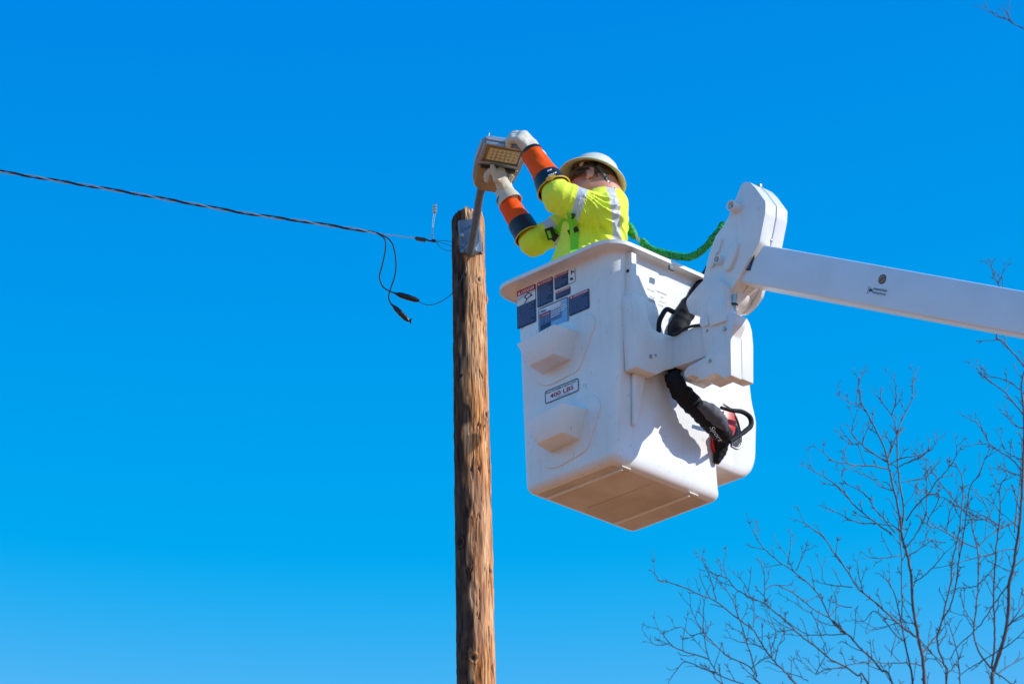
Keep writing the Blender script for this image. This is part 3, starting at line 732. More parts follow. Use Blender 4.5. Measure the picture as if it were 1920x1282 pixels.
# mounting rib, far compartment
mb = MB(); zt2 = 0.80
mb.add(*g_box(F(-0.050, 0.070, 0.925), UA * 0.032, UB * 0.018, UZ * 0.122)); mb.build('mounting_rib', M['white'], bucket, bevel=0.006, seg=3)
c = on_plane(1177, 508, F(0, 0.0515, 0), UB); mb = MB(); mb.add(*g_lathe(c + UB * 0.003, -UB, [(0, .009), (.005, .009), (.006, .006)], 14)); mb.build('rib_plug', M['black'], bucket)
comp = []
def comp_ring(A):
    # rounded outline in the B-z plane
    pts = [(0.60, 0.185), (0.995, 0.185), (1.015, 0.50), (0.985, 0.60), (0.93, 1.08), (0.60, 1.08)]
    out = []
    n = len(pts)
    for i in range(n):
        r = (0.02, 0.16, 0.02, 0.03, 0.05, 0.02)[i]
        p = np.array(pts[i]); a = np.array(pts[i - 1]); b = np.array(pts[(i + 1) % n])
        rr_ = min(r, np.linalg.norm(a - p) * .45, np.linalg.norm(b - p) * .45)
        s = p + nrm(a - p) * rr_; e = p + nrm(b - p) * rr_
        for k in range(9):
            t = k / 8; out.append((1 - t)**2 * s + 2 * t * (1 - t) * p + t * t * e)
    return [(A, q[0], q[1]) for q in out]
cr0 = comp_ring(0.06)
def shrink(ring, s, A):
    c = np.mean([q[1:] for q in ring], 0); return [(A, c[0] + (q[1] - c[0]) * s, c[1] + (q[2] - c[1]) * s) for q in ring]
rings_ = [shrink(cr0, 0.90, 0.022), shrink(cr0, 0.955, 0.026), shrink(cr0, 0.985, 0.036), shrink(cr0, 1, 0.055), shrink(cr0, 1, 0.28), shrink(cr0, .97, 0.30)]
v, f = loft(rings_, True, True)
mesh('side_compartment', v, f, M['white'], bucket, smooth=50)
# vertical gusset under the mounting plate
gp = [(pA(x, y, -0.0)) for (x, y) in ((1176, 705), (1200, 700), (1197, 720), (1185, 800), (1180, 800))]
mb = MB(); mb.add(*g_prism([F(a0(q[1]) - .002, q[0], q[1]) for q in gp], -UA * 0.022)); mb.build('gusset', M['white'], bucket, bevel=0.006, seg=3)
# rope hook and rim notch block on the right rim
mb = MB(); c = on_plane(1258, 503, F(a0(HB) - OV, 0, 0), UA); mb.add(*g_box(c - UA * .003, UA * .006, UB * .017, UZ * .012)); mb.build('rim_clip', M['strap_grey'], bucket, bevel=0.002)

# ------------------------------------------------------------------ decals
def text_mesh(name, s, size, origin, xd, yd, mat, parent, bold=0.0, fit=None, shear=0.0, align='LEFT'):
    cu = bpy.data.curves.new(name, 'FONT'); cu.body = s; cu.size = 1.0; cu.offset = bold; cu.shear = shear; cu.resolution_u = 3
    to = bpy.data.objects.new(name, cu); COL.objects.link(to)
    bpy.context.view_layer.update()
    me = bpy.data.meshes.new_from_object(to.evaluated_get(bpy.context.evaluated_depsgraph_get()))
    bpy.data.objects.remove(to, do_unlink=True)
    n = len(me.vertices); co = np.empty(n * 3); me.vertices.foreach_get('co', co); co = co.reshape(-1, 3)
    lo = co.min(0); hi = co.max(0); wd = hi[0] - lo[0]
    sx = size if fit is None else fit / wd
    hgt = size
    x = (co[:, 0] - lo[0]) * sx; y = (co[:, 1]) * hgt
    W3 = np.asarray(origin)[None] + x[:, None] * np.asarray(xd)[None] + y[:, None] * np.asarray(yd)[None]
    off = ORG[parent.name]
    me.vertices.foreach_set('co', (W3 - off).reshape(-1)); me.update(); me.materials.clear()
    return link_mesh(name, me, mat, parent, None)
XD = -UA
WN = nrm(V(0, 0, 1) * 1.0 + UB * (b0(1) - b0(0)))      # up along the tapering wall
def decal_rect(name, A_l, A_r, z0, z1, e, mat, parent, r=0.008):
    poly = round_poly([(A_l, z0), (A_r, z0), (A_r, z1), (A_l, z1)], r, 3) if r else [(A_l, z0), (A_r, z0), (A_r, z1), (A_l, z1)]
    mb = MB(); mb.add(*g_prism([FW(A, z, e) for A, z in poly], UB * 0.0006)); return mb.build(name, mat, parent, smooth=None)
def bars(parent, A_l, A_r, z0, z1, n, e, mat, seed, name='small_print', h=.5):
    r = random.Random(seed); mb = MB(); dz = (z1 - z0) / n
    for i in range(n):
        zc = z1 - (i + .5) * dz; x = A_l
        end = A_r if r.random() < .6 else A_l + (A_r - A_l) * r.uniform(.45, .9)
        while x > end + 0.004:
            wl = r.uniform(0.006, 0.018); x2 = max(end, x - wl)
            mb.add([FW(x, zc - dz * h / 2, e), FW(x2, zc - dz * h / 2, e), FW(x2, zc + dz * h / 2, e), FW(x, zc + dz * h / 2, e)], [[0, 1, 2, 3]])
            x = x2 - 0.0028
    o = mb.build(name, mat, parent, smooth=None); o['kind'] = 'stuff'; return o
def danger(tl, br, head=0.17, head_mat='decal_red', word='DANGER', seed=1, lines=8, pict=None, label=None, e=0.0025, split=None, body_mat='navy', par=None):
    A1_, z1_ = wall_px(*tl); A2_, z0_ = wall_px(*br)
    d = decal_rect('warning_decal', A1_, A2_, z0_, z1_, e, M[body_mat], par or bucket)
    if label: d['label'] = label
    Wd = A1_ - A2_; Hd = z1_ - z0_; e2 = e + 0.0008
    Ar = A2_ if not split else A1_ - Wd * split
    hm = head * Hd
    if head_mat:
        poly_r = decal_rect('header_band', A1_ - .001, Ar + .001, z1_ - hm, z1_ - .001, e2, M[head_mat], d, .006)
        if word:
            ww = (A1_ - Ar)
            text_mesh('lettering', word, hm * 0.78, FW(A1_ - ww * .26, z1_ - hm * .80, e2 + .001), XD, UZ, M['decal_white'], d, 0.012, fit=ww * .68, shear=0.1)
        cA = A1_ - (A1_ - Ar) * .14; tz = z1_ - hm * .82; th = hm * .62
        mb = MB(); mb.add([FW(cA + th * .55, tz, e2 + .001), FW(cA - th * .55, tz, e2 + .001), FW(cA, tz + th, e2 + .001)], [[0, 1, 2]]); mb.build('warning_triangle', M['decal_white'], d, smooth=None)
    top = z1_ - hm * 1.12
    if pict:
        ph = pict * Hd
        pn = decal_rect('picture_panel', A1_ - .002, A2_ + .002, top - ph, z1_ - hm - .0005, e2, M['decal_white'], d, 0)
        # line drawing: a boom and lines
        def seg(p, q, wdt):
            a_ = np.array([A1_ - p[0] * Wd, top - ph + p[1] * ph]); b_ = np.array([A1_ - q[0] * Wd, top - ph + q[1] * ph]); dd = nrm(b_ - a_); nn_ = np.array([-dd[1], dd[0]]) * wdt
            return [FW(*(a_ + nn_), e2 + .001), FW(*(a_ - nn_), e2 + .001), FW(*(b_ - nn_), e2 + .001), FW(*(b_ + nn_), e2 + .001)]
        mb = MB()
        for (p, q, w_) in (((.42, .0), (.55, .35), .003), ((.55, .35), (.42, .72), .003), ((.42, .72), (.62, .98), .0035), ((.55, .4), (.8, .62), .003), ((.74, .75), (.82, .5), .004), ((.6, .98), (.75, .86), .003), ((.05, .8), (.45, .95), .0008), ((.05, .62), (.4, .8), .0008), ((.75, .9), (.98, .98), .0008)): mb.add(seg(p, q, w_), [[0, 1, 2, 3]])
        mb.build('pictogram', M['navy'], d, smooth=None); top -= ph * 1.05
    bars(d, A1_ - .008, Ar + .008, z0_ + .008, top, lines, e2 + .001, M['decal_line'], seed)
    if split:
        pn = decal_rect('picture_panel', Ar - .0005, A2_ + .001, z0_ + .001, z1_ - .001, e2, M['decal_white'], d, .005)
        mb = MB()
        Wp = Ar - A2_
        for (x0, y0, x1, y1, t) in ((.5, .9, .5, .55, .06), (.5, .75, .9, .7, .05), (.25, .3, .75, .25, .07), (.4, .38, .6, .15, .05)):
            p_ = [(x0, y0 - t), (x0 + .0, y0 + t), (x1, y1 + t), (x1, y1 - t)] if abs(x1 - x0) > .1 else [(x0 - t, y0), (x0 + t, y0), (x1 + t, y1), (x1 - t, y1)]
            mb.add([FW(Ar - x * Wp, z0_ + y * Hd, e2 + .001) for x, y in p_], [[0, 1, 2, 3]])
        mb.build('pictogram', M['navy'], d, smooth=None)
    return d
danger((969.5, 547), (1006, 603), .15, seed=1, lines=13, pict=.24, label='tall danger decal with line drawing, leftmost of the group')
danger((1007.5, 531), (1038, 565), .16, seed=2, lines=12, label='tall danger decal of solid small print')
danger((1040, 518), (1079, 528), .20, seed=3, lines=7, split=.68, label='upper danger decal with a picture panel at its right end')
danger((1042, 548), (1070, 551), .30, head_mat='decal_orange', word='WARNING', seed=4, lines=4, label='small orange-headed warning decal')
danger((1067, 557), (1106, 577.5), .17, seed=5, lines=9, label='danger decal at the right of the group')
big = danger((1010.5, 580), (1066.5, 603), 0, head_mat=None, seed=6, lines=1, body_mat='decal_blue', label='pale blue framed instruction decal above the upper step')
A1_, z1_ = wall_px(1010.5, 580); A2_, z0_ = wall_px(1066.5, 603)
def frame_rect(A_l, A_r, z0, z1, t, e, mat, parent, r=.01, name='border'):
    po = round_poly([(A_l, z0), (A_r, z0), (A_r, z1), (A_l, z1)], r, 3); pi = round_poly([(A_l - t, z0 + t), (A_r + t, z0 + t), (A_r + t, z1 - t), (A_l - t, z1 - t)], r * .7, 3); n = len(po)
    mb = MB(); mb.add([FW(A, z, e) for A, z in po] + [FW(A, z, e) for A, z in pi], [[i, (i + 1) % n, n + (i + 1) % n, n + i] for i in range(n)]); return mb.build(name, mat, parent, smooth=None)
frame_rect(A1_, A2_, z0_, z1_, .003, .0045, M['navy'], big)
decal_rect('title_band', A1_ - .006, A2_ + .05, z1_ - .03, z1_ - .006, .0035, M['decal_white'], big, 0)
text_mesh('lettering', 'Altec', .018, FW(A1_ - .010, z1_ - .026, .0050), XD, UZ, M['navy'], big, .02, fit=.045, shear=.3)
bars(big, A1_ - .085, A2_ + .008, z1_ - .075, z1_ - .006, 6, .0045, M['decal_white'], 31)
hz = decal_rect('danger_panel', A1_ - .010, A1_ - .080, z0_ + .004, z1_ - .034, .0035, M['navy'], big, 0)
decal_rect('header_band', A1_ - .011, A1_ - .079, z1_ - .052, z1_ - .035, .0045, M['decal_red'], big, 0)
text_mesh('lettering', 'DANGER', .010, FW(A1_ - .026, z1_ - .048, .0056), XD, UZ, M['decal_white'], big, .01, fit=.048)
# capacity plate
A1_, z1_ = wall_px(1022.5, 734); A2_, z0_ = wall_px(1086, 732.5)
cap = decal_rect('capacity_decal', A1_, A2_, z0_, z1_, .0025, M['decal_white'], bucket, .012)
frame_rect(A1_, A2_, z0_, z1_, .0045, .0036, M['navy'], cap, .013)
Wd = A1_ - A2_; Hd = z1_ - z0_
text_mesh('lettering', 'PLATFORM CAPACITY', Hd * .20, FW(A1_ - Wd * .04, z1_ - Hd * .27, .0040), XD, UZ, M['navy'], cap, .012, fit=Wd * .91)
text_mesh('lettering', '400 LBS', Hd * .44, FW(A1_ - Wd * .15, z0_ + Hd * .30, .0040), XD, UZ, M['decal_red'], cap, .02, fit=Wd * .70)
text_mesh('lettering', 'WITHOUT LINER', Hd * .11, FW(A1_ - Wd * .31, z0_ + Hd * .14, .0040), XD, UZ, M['navy'], cap, .0, fit=Wd * .40)
# faded print on the right wall, under the rim
def wallA(z, e): return a0(z) - e
def FR(px, py, e=0.003):
    z = 0.8
    for _ in range(5): B, z = pA(px, py, wallA(z, e))
    return B, z
mb = MB()
for (x0, y0, x1, y1, sd) in ((1233, 545, 1252, 553, 1), (1240, 556, 1245, 558, 2), (1219, 553, 1230, 559, 3), (1217, 561, 1229, 567, 4), (1238, 563, 1249, 568, 5), (1236, 570, 1246, 575, 6), (1215, 541, 1228, 546, 8)):
    B0_, z0_ = FR(x0, y0); B1_, z1_ = FR(x1, y1); n_ = 8
    for k in range(n_):
        t0 = k / n_; t1 = (k + .62) / n_; zz = (z0_ + z1_) / 2
        mb.add([F(wallA(zz, .003), B0_ + (B1_ - B0_) * t0, zz - .004), F(wallA(zz, .003), B0_ + (B1_ - B0_) * t1, zz - .004), F(wallA(zz, .003), B0_ + (B1_ - B0_) * t1, zz + .004), F(wallA(zz, .003), B0_ + (B1_ - B0_) * t0, zz + .004)], [[0, 1, 2, 3]])
o = mb.build('faded_print', M['print_grey'], bucket, smooth=None); o['kind'] = 'stuff'

# ------------------------------------------------------------------ the lift: bracket, column, knuckle and boom
lift = thing('lift_boom', F(-0.45, 0.36, 0.2), 'white hydraulic lift boom with moulded knuckle covers carrying the bucket', 'boom lift')
def slabB(name, px, B, thick, mat, parent, bevel=0.006, seg=3, r=0.010, label=None):
    poly = round_poly([pB(x, y, B) for x, y in px], r, 3) if r else [pB(x, y, B) for x, y in px]
    mb = MB(); mb.add(*g_prism([F(A, B, z) for A, z in poly], UB * thick)); return mb.build(name, mat, parent, bevel=bevel, seg=seg, smooth=40, label=label)
def slabA(name, px, A, thick, mat, parent, bevel=0.006, seg=3, r=0.010):
    poly = round_poly([pA(x, y, A) for x, y in px], r, 3)
    mb = MB(); mb.add(*g_prism([F(A, B, z) for B, z in poly], UA * thick)); return mb.build(name, mat, parent, bevel=bevel, seg=seg, smooth=40)
slabA('mounting_plate', [(1185, 548), (1207, 555), (1212, 580), (1217, 604), (1223, 616), (1236, 623), (1262, 631), (1266, 690), (1248, 693), (1232, 702), (1193, 688)], -0.10, 0.072, M['white'], lift, bevel=.008)
arm = slabB('bracket_arm', [(1259, 631), (1312, 609), (1345, 600), (1345, 662), (1322, 668), (1290, 680), (1262, 689)], 0.305, 0.19, M['white'], lift, bevel=.012)
slabB('bracket_keel', [(1266, 690), (1300, 676), (1340, 664), (1340, 700), (1310, 702), (1285, 716)], 0.36, 0.12, M['white'], lift, bevel=.010)
for (x, y, B, r_) in ((1220, 668, 'A', .011), (1229, 666, 'A', .007)):
    c = on_plane(x, y, F(-0.10, 0, 0), UA); mb = MB(); mb.add(*g_lathe(c + UA * .004, -UA, [(0, r_), (.007, r_), (.008, r_ * .8), (.006, r_ * .4), (.006, 0)], 14)); mb.build('bolt_head', M['steel'], lift)
# two-part column cover
colpx = [(1287, 562), (1302, 543), (1317, 527), (1328, 518.5), (1344, 519.5), (1356, 533), (1359.5, 561), (1362, 580), (1364, 592), (1369, 586), (1379, 587), (1377.5, 605), (1370, 627), (1370, 650), (1370.6, 704), (1357, 709), (1343, 699), (1318, 711), (1298, 702), (1284, 708), (1282.5, 697), (1289, 688), (1323.8, 669), (1317, 615), (1312, 610), (1313, 593), (1293, 587), (1286.5, 571)]
slabB('column_cover', colpx, 0.275, 0.073, M['white'], lift, bevel=.007, r=.008)
slabB('column_cover', [(x, y) for x, y in colpx[8:23]] , 0.275 + 0.077, 0.080, M['white'], lift, bevel=.007, r=.008) if False else None
p2 = [(1330, 560), (1345, 540), (1356, 552), (1362, 580), (1369, 586), (1380, 588), (1385, 597), (1389, 612), (1391.5, 640), (1391.5, 711), (1372, 716), (1358, 706), (1330, 718), (1312, 709), (1298, 716), (1296, 700), (1325, 680), (1325, 600)]
slabB('column_cover', p2, 0.275 + 0.0765, 0.076, M['white'], lift, bevel=.007, r=.008)
# raised panels and bolts on the column
slabB('raised_panel', [(1326, 577), (1356, 566), (1359, 588), (1361, 601), (1331, 611), (1328, 600)], 0.262, 0.018, M['white'], lift, bevel=.004)
slabB('raised_panel', [(1312, 596), (1326, 590), (1329, 608), (1318, 613), (1311, 608)], 0.266, 0.016, M['white'], lift, bevel=.004)
for (x, y, r_) in ((1326.5, 620, .008), (1360, 617, .014), (1332, 677, .012)):
    c = on_plane(x, y, F(0, 0.275, 0), UB); mb = MB(); mb.add(*g_lathe(c + UB * .004, -UB, [(0, r_ * 1.25), (.006, r_ * 1.2), (.007, r_), (.003, r_ * .9), (.003, 0)], 18)); rec = mb.build('bolt_recess', M['white'], lift)
    mb = MB(); mb.add(*g_lathe(c - UB * .002, -UB, [(0, r_ * .6), (.005, r_ * .55), (.0055, 0)], 6)); mb.build('bolt_head', M['steel'], rec)
# knuckle: two half shells
upx = [(1396, 341), (1406.5, 342), (1417, 352.8), (1435.7, 378.5), (1434.6, 399.6), (1424, 453), (1382, 526), (1361, 560), (1340, 580), (1318, 560), (1318, 523), (1330, 474.5), (1342, 441.7), (1358.5, 420.6), (1366.7, 404), (1379.6, 371.5), (1390, 345.7)]
slabB('knuckle_cover', upx, 0.318, 0.072, M['white'], lift, bevel=.006, r=.008)
db = (294 * .0755, 110 * .0755)
slabB('knuckle_cover', [(x + db[0] * .98, y + db[1] * .82 + 2) for x, y in upx], 0.318 + 0.0755, 0.072, M['white'], lift, bevel=.006, r=.008)
for (x, y, r0, ln) in ((1381, 390, .027, .046), (1350, 489, .022, .030)):
    c = on_plane(x, y, F(0, 0.318, 0), UB); mb = MB(); mb.add(*g_lathe(c + UB * .004, -UB, [(0, r0 * 1.25), (.006, r0 * 1.12), (ln - .006, r0), (ln, r0 * .93), (ln - .001, r0 * .74), (ln - .014, r0 * .68), (ln - .014, 0)], 28)); bs = mb.build('pivot_boss', M['white'], lift)
    mb = MB(); mb.add(*g_lathe(c - UB * (ln - .014), -UB, [(0, .008), (.007, .007), (.008, 0)], 6)); mb.build('boss_bolt', M['steel'], bs)
slabB('knuckle_pad', [(1373, 454), (1383, 452), (1377, 480), (1366, 506), (1357, 508), (1357, 488)], 0.300, 0.02, M['white'], lift, bevel=.007, r=.015)
slabB('knuckle_pad', [(1344, 448), (1352, 447), (1346, 472), (1340, 476), (1336, 500), (1329, 502), (1330, 488)], 0.306, 0.014, M['white'], lift, bevel=.006, r=.012)
c = on_plane(1424, 349, F(0, 0.392, 0), UB); mb = MB(); mb.add(*g_box(c + UZ * -.002, UA * .012, UB * .008, UZ * .009)); mb.build('cover_catch', M['steel'], lift, bevel=.002)
c = on_plane(1446, 451, F(0, 0.392, 0), UB); mb = MB(); mb.add(*g_lathe(c + UA * .004, -UA, [(0, .010), (.008, .008), (.010, .005)], 12)); mb.build('cover_catch', M['steel'], lift)
# rotation drum between the cover plates
c0 = on_plane(1374, 556, F(0, 0.40, 0), UB)
mb = MB(); mb.add(*g_lathe(c0 - UB * .04, UB, [(0, .070), (.004, .074), (.09, .074), (.094, .070)], 48)); drum = mb.build('rotator_drum', M['white'], lift)
slabB('rotator_cheek', [(1372, 520), (1432, 536), (1426, 556), (1413, 575), (1398, 588), (1386, 590), (1372, 575), (1360, 560)], 0.47, 0.02, M['white'], lift, bevel=.004)
c1 = on_plane(1376, 572, F(0, 0.335, 0), UB)
rod = nrm(UZ * 1.0 - UA * .15)
mb = MB(); mb.add(*g_lathe(c1 - rod * .05, rod, [(0, .012), (.045, .012), (.046, .018), (.052, .018), (.053, .014), (.10, .014)], 16)); mb.build('lift_rod', M['steel'], lift)
mb = MB(); mb.add(*g_lathe(c1 - rod * .004, rod, [(0, .019), (.004, .020), (.010, .019)], 16)); mb.build('rod_seal', M['black'], lift)
# boom: box beam from the knuckle down towards the truck (out of frame)
BB = 0.335
bt = [(1440, 459.5), (1920, 545)]; bb_ = [(1400, 531.5), (1920, 628)]
T0 = np.array(pB(*bt[0], BB)); T1 = np.array(pB(*bt[1], BB)); Q0 = np.array(pB(*bb_[0], BB)); Q1 = np.array(pB(*bb_[1], BB))
dT = T1 - T0; dQ = Q1 - Q0
far = 3.2
T2 = T0 + dT * far; Q2 = Q0 + dQ * far
wB = 0.115
mb = MB()
mb.add(*g_prism([F(p[0], BB, p[1]) for p in (T0 + dT * -.02, T2, Q2, np.array(pB(1383, 528, BB)))], UB * wB))
boom = mb.build('boom_tube', M['boom'], lift, bevel=.012, seg=4, smooth=40)
def onboom(s, h, e):                               # s along (0..1 over the frame), h 0 bottom .. 1 top
    p = Q0 + dQ * s; q = T0 + dT * s; r_ = p + (q - p) * h; return F(r_[0], BB - e, r_[1])
# angle decal by the knuckle
def bpoly(px, e): return [F(A, BB - e, z) for A, z in [pB(x, y, BB - e) for x, y in px]]
mb = MB(); mb.add(*g_prism(bpoly([(1406, 480), (1415, 471.5), (1414.5, 480), (1406, 507.5), (1397, 506)], .003), UB * .001)); dd = mb.build('angle_decal', M['navy'], lift, smooth=None)
mb = MB()
for k in range(5):
    y = 481 + k * 5; x = 1408.5 - k * 1.3
    mb.add(bpoly([(x - 1.6, y), (x + 1.8, y - 1), (x + 1.4, y + .6), (x - 2, y + 1.6)], .0042), [[0, 1, 2, 3]])
mb.build('small_print', M['decal_blue'], dd, smooth=None)
# round logo and arrow notice
cA, cz = pB(1654.5, 523.5, BB); 
bd = nrm(np.array([dT[0], dT[1]])); bn = np.array([-bd[1], bd[0]])
if bn[1] < 0: bn = -bn
def bpt(cx, cz_, u, v_, e): p = np.array([cx, cz_]) + bd * u + bn * v_; return F(p[0], BB - e, p[1])
def disc(r, e, mat, name, par, n=28):
    mb = MB(); mb.add(*g_prism([bpt(cA, cz, r * math.cos(2 * math.pi * k / n), r * math.sin(2 * math.pi * k / n), e) for k in range(n)], UB * .0006)); return mb.build(name, mat, par, smooth=None)
lg = disc(.0225, .002, M['dark'], 'round_decal', lift); disc(.0185, .003, M['gold'], 'badge', lg)
mb = MB(); zz = [(-.014, .016), (-.002, .004), (-.006, .003), (.010, -.016), (.003, -.003), (.007, -.001)]
mb.add([bpt(cA, cz, u * -1, v_, .0042) for u, v_ in zz], [[0, 1, 2], [2, 1, 5, 4], [4, 5, 3]]); mb.build('bolt_emblem', M['dark'], lg, smooth=None)
lA, lz = pB(1628.5, 543, BB)
nd_ = mesh('notice_decal', [bpt(lA, lz, u, v_, .002) for u, v_ in ((-.002, -.022), (.115, -.022), (.115, .014), (-.002, .014))], [[0, 1, 2, 3]], M['decal_blue'], lift, smooth=None) if False else None
bx3 = UA * bd[0] + UZ * bd[1]; by3 = UA * bn[0] + UZ * bn[1]
o1 = text_mesh('lettering', 'MINIMUM EXTENSION', .0125, bpt(lA, lz, .032, .004, .003), bx3, by3, M['navy'], lift, .02, fit=.085)
o2 = text_mesh('lettering', 'FOR INSULATION USE', .0125, bpt(lA, lz, .030, -.013, .003), bx3, by3, M['navy'], lift, .02, fit=.085)
mb = MB()
mb.add([bpt(lA, lz, u, v_, .003) for u, v_ in ((0, -.02), (.003, -.02), (.003, .016), (0, .016))], [[0, 1, 2, 3]])
mb.add([bpt(lA, lz, u, v_, .003) for u, v_ in ((.006, -.001), (.016, -.013), (.016, .011))], [[0, 1, 2]])
mb.add([bpt(lA, lz, u, v_, .003) for u, v_ in ((.016, -.005), (.028, -.005), (.028, .004), (.016, .004))], [[0, 1, 2, 3]])
mb.build('arrow_mark', M['navy'], lift, smooth=None)
# hose lying over the bracket arm
def tubeF(pts, r, name, mat, par, m=8, n=12, **k):
    P3 = [on_plane(x, y, F(A, 0, 0), UA) for (x, y, A) in pts]; mb = MB(); mb.add(*g_tube(smooth_path(P3, m), r, n)); return mb.build(name, mat, par, **k)
hp = [F(*q) for q in ((lambda A, z: (A, .300, z))(*pB(x, y, .300)) for x, y in ((1262, 628), (1270, 625), (1284, 616), (1300, 611), (1318, 609)))]
mb = MB(); mb.add(*g_tube(smooth_path(hp, 8), .0075, 10)); mb.build('hydraulic_hose', M['black'], lift)

# ------------------------------------------------------------------ covered hydraulic tool hanging behind the bracket
tool = thing('hydraulic_tool', F(-0.10, 0.45, 0.15), 'black fabric-covered tool with loop handle and red housing hanging behind the boom bracket', 'tool')
def sleeve(pts, rs, name, mat, seed, amp=.12, n=20, m=14, par=None):
    P3 = [on_plane(x, y, F(A, 0, 0), UA) for (x, y, A) in pts]; P = smooth_path(P3, m)
    Rr = np.interp(np.linspace(0, 1, len(P)), np.linspace(0, 1, len(rs)), rs)
    v, f = g_tube(P, Rr.tolist(), n)
    v = np.array(v); Pc = np.repeat(np.array(P), n, 0)
    d = v - Pc; s = 1 + amp * wob(v[:, 0], v[:, 1], v[:, 2], 55, seed) + amp * .35 * np.sin(np.repeat(np.arange(len(P)), n) * .8 + 3.5 * wob(v[:, 0], v[:, 1], v[:, 2], 24, seed)) + amp * .5 * wob(v[:, 0], v[:, 1], v[:, 2], 110, seed + 3)
    mb = MB(); mb.add(Pc + d * s[:, None], f); return mb.build(name, mat, par or tool, smooth=80)
sleeve([(1330, 505, -.06), (1316, 530, -.06), (1298, 562, -.055), (1284, 588, -.055), (1272, 612, -.055), (1264, 650, -.06), (1266, 700, -.07)], [.022, .026, .036, .046, .046, .04, .035], 'fabric_sleeve', M['fabric_black'], 1)
sleeve([(1258, 700, -.08), (1268, 722, -.09), (1285, 745, -.10), (1310, 768, -.12), (1335, 792, -.13), (1358, 815, -.13), (1366, 824, -.13)], [.034, .044, .046, .048, .052, .044, .02], 'fabric_sleeve', M['fabric_black'], 4)
sleeve([(1312, 757, -.165), (1330, 770, -.17), (1348, 788, -.175), (1362, 808, -.17)], [.02, .040, .040, .012], 'grey_mesh_pocket', M['fabric_grey'], 5, .10)
tubeF([(1263, 585, -.09), (1250, 580, -.09), (1241, 592, -.09), (1236, 605, -.09), (1235, 622, -.09)], [.012] * 33, 'handle_loop', M['fabric_black'], tool)
sleeve([(1352, 764, -.13), (1372, 769, -.13), (1392, 772, -.12), (1406, 782, -.11), (1408, 797, -.11), (1396, 809, -.12), (1380, 820, -.13), (1368, 828, -.14)], [.008, .010, .0115, .0125, .0125, .012, .012, .01], 'handle_loop', M['fabric_black'], 7, .05, 12)
slabA('red_housing', [(1358, 768), (1374, 773), (1381, 790), (1378, 812), (1366, 826), (1352, 805)], -0.06, .03, M['red'], tool)
slabA('red_housing', [(1336, 800), (1350, 812), (1352, 830), (1343, 850), (1337, 835)], -0.03, .02, M['red'], tool)
tubeF([(1356, 757, -.05), (1372, 768, -.05), (1384, 790, -.05), (1390, 815, -.05), (1390, 832, -.05), (1382, 841, -.05), (1371, 836, -.05)], .006, 'metal_guard', M['steel'], tool)
slabA('guard_plate', [(1378, 775), (1386, 800), (1389, 828), (1383, 838), (1372, 834), (1376, 805)], -0.048, .012, M['black'], tool)
sleeve([(1350, 812, -.05), (1352, 835, -.04), (1348, 852, -.03), (1343, 868, -.02)], [.032, .034, .028, .014], 'fabric_tail', M['fabric_black'], 9)
so_ = on_plane(1330, 801, F(-.195, 0, 0), UA)
sd = nrm(nrm(CR * .56 - CU * .83) ); su = nrm(CR * .83 + CU * .56)
text_mesh('lettering', 'Sport', .030, so_, sd, su, M['pad_white'], tool, .0, fit=.085, shear=.4)

# ------------------------------------------------------------------ green lanyard
lan = thing('safety_lanyard', PY(1183, 432, .50), 'bright green elastic safety lanyard from the back of the harness to the knuckle', 'lanyard')
lp = [(1203, 456, .48), (1215, 468, .44), (1235, 476, .40), (1260, 483, .34), (1285, 486, .28), (1305, 481, .22), (1322, 468, .17), (1336, 452, .12), (1350, 435, .10), (1356, 425, .12)]
P = smooth_path([PY(p[0], p[1] - 4, p[2]) for p in lp], 26)
n = 16; v, f = g_tube(P, 0.018, n); v = np.array(v); Pc = np.repeat(np.array(P), n, 0); idx_ = np.repeat(np.arange(len(P)), n)
s = .92 + .30 * np.abs(np.sin(idx_ * .52 + 1.2 * wob(v[:, 0], v[:, 1], v[:, 2], 60, 3))) * np.sign(1) - .15 + .16 * wob(v[:, 0], v[:, 1], v[:, 2], 130, 5)
mb = MB(); mb.add(Pc + (v - Pc) * s[:, None], f); mb.build('elastic_web', M['green'], lan, smooth=80)
mb = MB(); mb.add(*g_tube(smooth_path([PY(1178, 421, .50), PY(1182, 430, .49), PY(1188, 441, .49), PY(1186, 447, .49)], 5), [.016, .018, .02, .021, .022, .022, .022, .022, .022, .021, .021, .021, .02, .017, .014, .01][:16], 14)); mb.build('energy_absorber', M['green'], lan)
mb = MB(); mb.add(*g_tube(smooth_path([PY(1187, 436, .48), PY(1194, 445, .48), PY(1205, 458, .47)], 5), [.006, .008, .009, .010, .0105, .011, .011, .011, .010, .009, .007], 10, squash=.7)); mb.build('snap_hook', M['steel'], lan)

# ------------------------------------------------------------------ the lineworker
FEET = PY(1105, 700, .46).copy(); 
ftB = F(0.36, 0.27, 0.03)
per = thing('person', ftB, 'lineworker in hi-vis yellow shirt and white hard hat reaching gloved hands to the lamp', 'person')
TY = .47
LS = PY(1132, 398, .31); RS = PY(1098, 402, .63)
LE = PY(1048, 371, .27); RE = PY(1000, 455, .63)
LWp = PY(993, 283, .37); RWp = PY(948, 366, .68)
